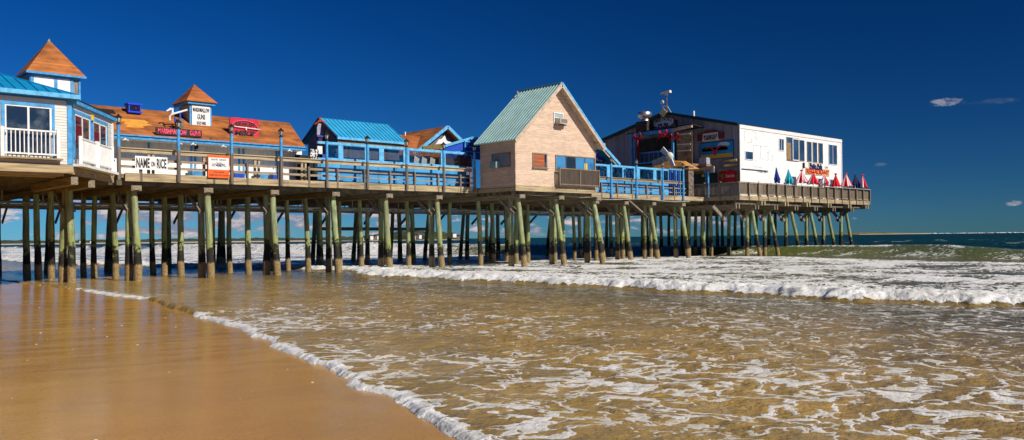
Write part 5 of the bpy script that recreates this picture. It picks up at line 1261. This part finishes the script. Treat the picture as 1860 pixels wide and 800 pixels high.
lettering(text_mb('LOBSTER ROLL', ya+d*.15, ya+d*.85, zb_+.10, zb_+.30, ('U', pbx0-.12), .02, 0, .03), sg, black)
# mural: beach scene panel
ya, _ = UU(1272, 270); yb_, _ = UU(1333.5, 265); zt = UU(1303, 257.3)[1]; zb_ = UU(1303, 289.5)[1]
mu = T('mural_panel', 'painted panel of the pier, blue sky and yellow sand with a red lobster', 'mural', (pbx0-.1, (ya+yb_)/2, zb_))
MB().box(pbx0-.09, ya, zb_, pbx0-.02, yb_, zt).build('frame', mat('mural_frame_blue', s2l(16,90,150), .5, .1), mu)
sky_m = mat('mural_sky', s2l(20,150,215), .5, .12, 1.5); sand_m2 = mat('mural_sand', s2l(214,170,40), .5, .12, 3)
H = zt-zb_; W = ya-yb_
MB().box(pbx0-.095, ya-.08, zb_+H*.28, pbx0-.09, yb_+.08, zt-.08).build('painted_sky', sky_m, mu)
MB().box(pbx0-.095, ya-.08, zb_+.08, pbx0-.09, yb_+.08, zb_+H*.28).build('painted_sand', sand_m2, mu)
mb = MB(); rs = random.Random(9)
for k in range(26):
    y_ = ya-.15-k*(W*.78)/26; h0 = .18+.25*rs.random(); mb.box(pbx0-.102, y_, zb_+H*.48, pbx0-.095, y_-.20, zb_+H*.48+h0)
mb.build('painted_buildings', mat('mural_dark', s2l(60,50,60), .6, .4, 5, col2=s2l(130,110,90)), mu)
mb = MB()
for k in range(22): y_ = ya-.3-k*(W*.70)/22; mb.box(pbx0-.102, y_, zb_+H*.30, pbx0-.095, y_-.05, zb_+H*.48)
mb.build('painted_piles', mat('mural_piles', s2l(60,110,150), .6, .1), mu)
mb = MB(); yc, zc = (ya+yb_)/2+.15, zb_+H*.42
for s_ in (-1, 1): mb.beam((pbx0-.104, yc, zc-.05), (pbx0-.104, yc+s_*.42, zc+.42), .012, .12, (0,0,1)); mb.prism([(pbx0-.10, yc+s_*.30, zc+.35), (pbx0-.10, yc+s_*.62, zc+.36), (pbx0-.10, yc+s_*.55, zc+.60), (pbx0-.10, yc+s_*.42, zc+.5)], (-.01,0,0))
mb.prism([(pbx0-.10, yc-.14, zc+.2), (pbx0-.10, yc+.14, zc+.2), (pbx0-.10, yc+.1, zc-.3), (pbx0-.10, yc-.1, zc-.3)], (-.012,0,0)); mb.build('painted_lobster', red, mu)
cl = MB().box(pbx0-.10, yb_+.4, zt-.42, pbx0-.095, yb_+1.5, zt-.2).box(pbx0-.10, yb_+.6, zt-.2, pbx0-.095, yb_+1.3, zt-.12).build('painted_logo', mat('mural_white', (.6,.75,.85), .6, .1), mu)
ya, _ = UU(1306, 300, pbx0); yb_, _ = UU(1344, 298, pbx0); yb_ = 38.95; zt = UU(1325, 290.5)[1]; zb_ = UU(1325, 306)[1]
bo = T('bottle_poster', 'grey poster with two yellow bottles below the mural', 'poster', (pbx0-.1, (ya+yb_)/2, zb_)); MB().box(pbx0-.06, ya, zb_, pbx0-.02, yb_, zt).build('board', mat('grey_poster', (.17,.17,.21), .6, .1), bo)
for dz, s_ in ((.26, 1), (.64, -1)):
    c_ = (ya+yb_)/2-.25; zz = zb_+dz; MB().tube([(pbx0-.07, c_+s_*.62, zz), (pbx0-.07, c_-s_*.05, zz), (pbx0-.07, c_-s_*.25, zz), (pbx0-.07, c_-s_*.62, zz)], [.11,.11,.05,.04], 10).build('bottle_picture', yellow, bo)
    MB().box(pbx0-.19, c_+s_*.1, zz-.07, pbx0-.175, c_+s_*.45, zz+.07).build('bottle_label', white, bo)
ya, _ = UU(1306, 320); zt = UU(1325, 310.5)[1]; zb_ = UU(1325, 330)[1]-.2
co = T('cola_poster', 'red food and cola poster with a round red logo below the bottles', 'poster', (pbx0-.1, (ya+yb_)/2, zb_))
MB().box(pbx0-.06, ya, zb_, pbx0-.02, yb_, zt).build('board', mat('food_print', s2l(150,20,30), .5, .3, 3.5, col2=s2l(160,120,50), lo=.48, hi=.6), co)
yc, zc = yb_+.75, (zt+zb_)/2+.12; MB().prism([(pbx0-.07, yc+.52*math.cos(2*math.pi*i/24), zc+.52*math.sin(2*math.pi*i/24)) for i in range(24)], (-.02,0,0)).build('disc', red, co)
lettering(text_mb('Coca-Cola', yc+.42, yc-.42, zc-.12, zc+.13, ('U', pbx0-.09), .015, .3, .02), co, white)
# kitchen exhaust on the roof and black duct below
ey, _ = UU(1170, 232, pbx0-.7)
ex = T('exhaust_fan', 'round steel exhaust fan on a black duct against the dark gable', 'exhaust fan', (pbx0-.5, ey, 10)); zf = UU(1168, 220, pbx0-.6)[1]
MB().box(pbx0-1.1, ey-.62, UU(1168,244,pbx0-.6)[1], pbx0-.03, ey+.62, zf-.1).build('duct', mat('rusty_duct', (.05,.035,.025), .7, .5, 3, col2=(.012,.01,.01)), ex)
MB().tube([(pbx0-.6, ey, zf-.12), (pbx0-.6, ey, zf+.12), (pbx0-.6, ey, zf+.18), (pbx0-.6, ey, zf+.24), (pbx0-.6, ey, zf+.72), (pbx0-.6, ey, zf+.80)], [.42,.42,.36,.62,.62,.50], 18).build('fan_housing', steel, ex)
# mast with camera
ay, _ = UU(1211, 206, pbx0+1.5); mz = pk+.1
ms = T('antenna_mast', 'thin roof mast with white camera and dish at the gable peak', 'mast', (pbx0+1.5, ay, mz))
zt = UU(1211, 170, pbx0+1.5)[1]
MB().tube([(pbx0+1.5, ay, mz-.3), (pbx0+1.5, ay, zt-.1)], .06, 8).build('pole', mat('rusty_pole', (.20,.09,.07), .7, .3), ms)
MB().beam((pbx0+1.5, ay+.55, zt+.02), (pbx0+1.5, ay-.45, zt+.12), .3, .22).tube([(pbx0+1.5, ay, zt-.22), (pbx0+1.5, ay, zt)], [.12,.16], 8).build('camera_housing', white, ms)
zc = UU(1206, 186, pbx0+1.5)[1]; MB().ball((pbx0+1.4, ay+.4, zc), .2, 10, 8, sc_=(.5,1,1)).build('dish', white, ms)
fr = MB(); za, zb2 = UU(1208, 194, pbx0+1.5)[1], UU(1214, 206, pbx0+1.5)[1]
fr.tube([(pbx0+1.3, ay+.35, za), (pbx0+1.3, ay+.05, zb2)], .04, 6).tube([(pbx0+1.3, ay-.25, za-.05), (pbx0+1.3, ay-.65, zb2)], .04, 6).tube([(pbx0+1.3, ay+.35, za), (pbx0+1.3, ay-.25, za-.05)], .04, 6).tube([(pbx0+1.3, ay+.05, zb2), (pbx0+1.3, ay-.65, zb2)], .04, 6)
fr.build('frame', mat('pale_metal', (.6,.55,.42), .4, .2), ms)
vy, vz = UU(1260, 213, pbx0+1); vp = T('vent_pipe', 'short white vent pipe on the dark pub roof slope', 'pipe', (pbx0+1, vy, vz-.6)); 
MB().tube([(pbx0+1, vy, vz-.75), (pbx0+1, vy, UU(1260, 202, pbx0+1)[1])], .10, 8).build('stack', white, vp); MB().tube([(pbx0+1, vy, vz-.5), (pbx0+1, vy, vz-.42)], .16, 8).build('collar', steel, vp)
# balcony with blue posts and red figures
bu = 58.6
def BU(px, py): return atU(px, py, bu)
ba = T('pub_balcony', 'upper balcony with blue posts, blue beam and dark interior on the pub gable', 'balcony', (60, 46, 4.83))
yl, zl = BU(1147, 246); yr, zr_ = BU(1222, 237); ze = BU(1257, 230)[1]; yre = BU(1257, 232)[0]
MB().beam((bu, yl+.3, zl), (bu, yr, zr_), .15, .30, (0,0,1)).build('front_beam', blue, ba)
MB().beam((bu, yr, zr_), (bu, yre, ze+.05), .15, .26, (0,0,1)).build('beam_end', mat('raw_board', (.56,.46,.34), .7, .2, 3), ba)
rf = MB(); slab(rf, [(bu-.1, yl+.4, zl+.18), (bu-.1, yre-.1, ze+.22), (pbx0, yre+.9, ze+.30), (pbx0, yl+.4, zl+.3)], .08); rf.build('roof', tar, ba)
zfl = BU(1180, 301)[1]
MB().box(bu+.02, yl, zfl-.2, pbx0, yre+.9, zfl).build('floor', brown_trim, ba)
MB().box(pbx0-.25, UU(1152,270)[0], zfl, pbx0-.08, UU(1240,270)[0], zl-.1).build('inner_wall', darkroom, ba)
for px in (1148, 1153, 1222): y_ = BU(px, 270)[0]; MB().box(bu-.08, y_-.08, 6.9, bu+.08, y_+.08, zl-.05).build('post', blue, ba)
y_ = BU(1231,270)[0]; MB().box(bu-.05, y_-.06, zfl-.5, bu+.05, y_+.06, zr_-.2).build('end_post', wood_z, ba)
MB().box(bu-.04, yre, zfl-.4, bu+.0, y_, zr_-.3).build('end_screen', mat('brown_screen', (.30,.22,.12), .8, .3, 2, col2=(.10,.07,.04)), ba)
for py in (243.5, 262, 273.5): z_ = BU(1243, py)[1]; MB().beam((bu-.08, y_, z_), (bu-.08, yre+.1, z_-.05), .05, .12, (0,0,1)).build('screen_bar', mat('pale_bar', (.62,.56,.46), .6, .1) if py == 243.5 else MATS['pale_bar'], ba)
z0, z1 = BU(1180, 297)[1], BU(1180, 276)[1]
mb = MB().box(bu-.05, yl-.6, z1-.12, bu+.03, yr, z1).box(bu-.05, yl-.6, z0, bu+.03, yr, z0+.12)
for y_ in np.arange(yr, yl-.6, .5): mb.box(bu-.03, y_, z0+.12, bu+.01, y_+.05, z1-.12)
mb.build('balcony_rail', blue, ba); MB().box(bu+.05, yl-.7, zfl-.35, bu+.12, yr, zfl).build('floor_edge', blue, ba)
MB().box(bu+.04, yl-.6, z0+.1, bu+.05, yr, z1-.1).build('netting', mat('dark_blue_net', (.05,.07,.13), .8, .2), ba)
# red crab ornaments hanging from it
def crab(px, py, s_, label):
    y_, z_ = atU(px, py, bu-.25); c_ = T('crab_ornament', label, 'ornament', (bu-.25, y_, z_), 'red crab ornaments on the pub balcony')
    MB().ball((bu-.25, y_, z_), .3*s_, 12, 8, sc_=(.5,1.2,.8)).build('shell', red, c_)
    for sg_ in (-1, 1):
        l_ = MB()
        for k in range(3): l_.tube([(bu-.25, y_+sg_*.25*s_, z_-.05*k), (bu-.25, y_+sg_*(.6+.08*k)*s_, z_+(.12-.2*k)*s_), (bu-.25, y_+sg_*(.78+.05*k)*s_, z_-(.15+.25*k)*s_)], [.05*s_,.04*s_,.015*s_], 6)
        l_.build('legs', red, c_)
        MB().tube([(bu-.3, y_+sg_*.2*s_, z_+.15*s_), (bu-.3, y_+sg_*.55*s_, z_+.38*s_), (bu-.3, y_+sg_*.45*s_, z_+.62*s_)], [.06*s_,.10*s_,.03*s_], 8).build('claw', red, c_)
crab(1158, 251, .6, 'left red crab ornament hanging near the blue corner posts'); crab(1205, 246, .75, 'middle red crab ornament hanging under the balcony beam'); crab(1226, 250, .65, 'right red crab ornament at the bare end of the balcony beam')
y_, z_ = atU(1158, 265, bu-.3); t_ = T('lobster_banner', 'dark red vertical lobster cut-out on the balcony left side', 'ornament', (bu-.3, y_, z_-1)); MB().tube([(bu-.3, y_, z_+.5), (bu-.3, y_, z_), (bu-.3, y_, z_-1.5)], [.12,.22,.14], 10).build('body', darkred, t_)
for s_ in (-1, 1): MB().tube([(bu-.3, y_, z_+.4), (bu-.3, y_+s_*.4, z_+.8), (bu-.3, y_+s_*.25, z_+1.2)], [.05,.10,.03], 8).build('claw', darkred, t_)
# orange thatch-like kiosk with big white propeller
ku = 56.2
def KU(px, py): return atU(px, py, ku)
ki = T('round_kiosk', 'small kiosk with orange shingle cone roof and stone-like side wall', 'kiosk', (57.0, 43, 4.83))
ya, za = KU(1177, 305); yb2, zb2 = KU(1252, 308); yt, ztp = KU(1205, 293); yt2, zt3 = KU(1232, 294)
MB().add([(ku, ya, za-.1), (ku, yb2, zb2), (ku+1.4, yb2, zb2+.1), (ku+1.4, ya, za), (ku+.4, yt, ztp), (ku+.4, yt2, zt3), (ku+1.0, yt2, zt3+.1), (ku+1.0, yt, ztp+.1)], [(0,1,5,4),(1,2,6,5),(2,3,7,6),(3,0,4,7),(4,5,6,7),(3,2,1,0)]).build('roof', shadewood, ki)
MB().box(ku+.1, yb2+.15, 4.83, ku+.8, ya-.3, za-.1).build('wall', mat('stone_patch', (.20,.15,.11), .8, .5, 5, col2=(.05,.04,.03), bump=.5), ki)
yp, zp = atU(1211, 287, ku-.15)
pr_ = T('propeller', 'large white X-shaped boat propeller leaning on the kiosk roof', 'propeller', (ku-.15, yp, zp-.9))
def PT(px, py, u=ku-.3): y_, z_ = atU(px, py, u); return (u, y_, z_)
def blade(a, b, wa, wb):
    a, b = Vector(a), Vector(b); d = (b-a).normalized(); s_ = Vector((1,0,0)).cross(d).normalized(); mb = MB()
    mb.prism([a-s_*wa, b-s_*wb, b+s_*wb, a+s_*wa], (-.10, 0, 0)); return mb
hubp = PT(1216, 284)
for e_, wb_ in ((PT(1203,271), .22), (PT(1224,303), .16), (PT(1186,298), .26)): blade(hubp, e_, .17, wb_).build('blade', white if e_ != PT(1186,298) else mat('grey_blade', (.42,.46,.42), .6, .2), pr_)
MB().ball(hubp, .34, 14, 10, sc_=(.9,1,1)).build('hub', mat('cream_hub', (.7,.66,.5), .6, .1), pr_)
# pub entrance under the mural
ent = T('pub_entrance', 'low entrance porch with blue posts and sloping roof under the mural', 'porch', (59.5, 42, 4.83)); eu = 58.6
def EU(px, py): return atU(px, py, eu)
y0_, z0_ = EU(1250, 309); y1_, z1_ = EU(1296, 301)
rf = MB(); slab(rf, [(eu, y0_, z0_), (eu, y1_, z1_), (pbx0-.1, UU(1300,300)[0], z1_+.12), (pbx0-.1, UU(1262,300)[0], z0_+.12)], .12); rf.build('roof', wood_light, ent)
MB().box(eu+.05, y1_, z1_-.55, eu+.12, y1_+1.0, z1_-.05).build('end_board', mat('pinkish_board', (.50,.38,.33), .7, .2), ent)
for px in (1253, 1283, 1285.5): y_ = EU(px, 320)[0]; MB().box(eu-.08, y_-.08, 4.83, eu+.08, y_+.08, EU(px, 309)[1]-.05).build('post', blue, ent)
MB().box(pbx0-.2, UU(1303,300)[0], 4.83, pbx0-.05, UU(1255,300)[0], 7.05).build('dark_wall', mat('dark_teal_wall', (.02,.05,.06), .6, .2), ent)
y_, z_ = atU(1277, 319, pbx0-.35); MB().ball((pbx0-.35, y_, z_), .13).build('lantern', yellow, ent)
# items under the eave: cooler boxes
y_, z_ = atU(1279, 292, eu+.5); t_ = T('roof_unit', 'pale grey cabinet standing on the porch roof under the mural', 'cabinet', (eu+.6, y_, z_-.5)); MB().box(eu+.3, y_-.36, z_-.30, eu+.8, y_+.36, z_+.22).build('case', mat('pale_grey_case', (.36,.38,.44), .6, .2), t_); MB().box(eu+.2, y_-.42, z_-.50, eu+.9, y_+.42, z_-.31).build('plinth', brown_trim, t_)

# ------------------------------------------------------------------ closed umbrellas on the platform
def umbrella(px, pyt, pyb, wd, mats, label, v=37.3, tilt=0.0, folds=8, knot=True):
    x, zt = atV(px, pyt, v); _, zb_ = atV(px, pyb, v)
    t_ = T('patio_umbrella', label, 'umbrella', (x, v, 4.83), 'closed umbrellas along the platform railing')
    MB().tube([(x, v, 4.83), (x, v, zt+.02)], .025, 8).build('pole', white, t_)
    MB().tube([(x, v, 4.83), (x, v, 4.95)], [.25,.2], 14).build('base', black, t_)
    wd *= 1.18; H = zt-zb_; n = folds*6; lv = 9; rg = random.Random(int(px)); ph = rg.random()*6
    mb = MB(); vs = []
    for j in range(lv+1):
        f = j/lv; z = zt-H*f
        if knot: r = (.10 if j == 0 else .07 if j == 1 else .05+.5*wd*((f-.11)/.89)**.85)
        else: r = .05+.5*wd*min(1, f*1.3)**1.2*(1 if f < .85 else .8)
        for k in range(n):
            a = 2*math.pi*k/n; rr_ = r*(1+.30*f*math.sin(folds*a+ph)+.08*f*math.sin(3*a+ph*2))
            vs.append((x+rr_*math.cos(a)+tilt*f, v+rr_*math.sin(a)*.85, z+.06*f*math.sin(folds*a+ph+1.2)))
    fs = []; mi = []
    b = len(mb.v); mb.v += vs
    for j in range(lv):
        for k in range(n):
            mb.f.append([j*n+k, (j+1)*n+k, (j+1)*n+(k+1)%n, j*n+(k+1)%n]); mb.m.append((k//6) % len(mats)); mb.sm.append(True)
    mb.f.append(list(range(n))); mb.m.append(0); mb.sm.append(False)
    mb.build('canopy', mats, t_)
    if knot: MB().ball((x, v, zt+.0), .14, 8, 6, sc_=(1,1,.6)).build('top_knot', mats[0], t_)
umbrella(1410, 305, 332, .34, [navy], 'slim dark blue umbrella, leftmost of the row', knot=False, tilt=.12)
umbrella(1432, 308, 334, .50, [teal_f], 'turquoise umbrella second from the left', knot=False, tilt=.1)
umbrella(1456, 310, 332, .78, [red_f, white_f], 'widest red and white striped umbrella, beside the turquoise one')
umbrella(1477, 313, 334.5, .74, [red_f, red_f, red_f, white_f], 'mostly red umbrella below the start of the restaurant letters')
umbrella(1497, 317, 337.5, .66, [white_f, white_f, red_f], 'mostly white umbrella below the end of the restaurant letters', knot=False, tilt=.08)
umbrella(1518, 316.5, 338.5, .56, [red_f], 'all red umbrella in front of the right corner of the white wall')
umbrella(1537, 316, 339, .78, [red_f, white_f], 'red and white striped umbrella just right of the white wall corner')
umbrella(1553, 316, 340.5, .62, [navy_dk], 'dark navy umbrella between two red and white ones', knot=False, tilt=.45)
umbrella(1567, 319, 341, .62, [red_f, white_f, red_f], 'rightmost red and white umbrella at the end of the platform')
for i, px in enumerate((1470, 1508, 1546)):          # patio tables just visible
    x, _ = atV(px, 340, 37.6); t_ = T('patio_table', ('white table between the third and fourth umbrellas', 'white table left of the all red umbrella', 'white table left of the dark navy umbrella')[i], 'table', (x, 37.6, 4.83), 'patio tables behind the railing')
    MB().tube([(x, 37.6, 5.52), (x, 37.6, 5.56)], .45, 18).build('tabletop', white, t_); MB().tube([(x, 37.6, 4.83), (x, 37.6, 5.52)], .04, 8).build('leg', white, t_)
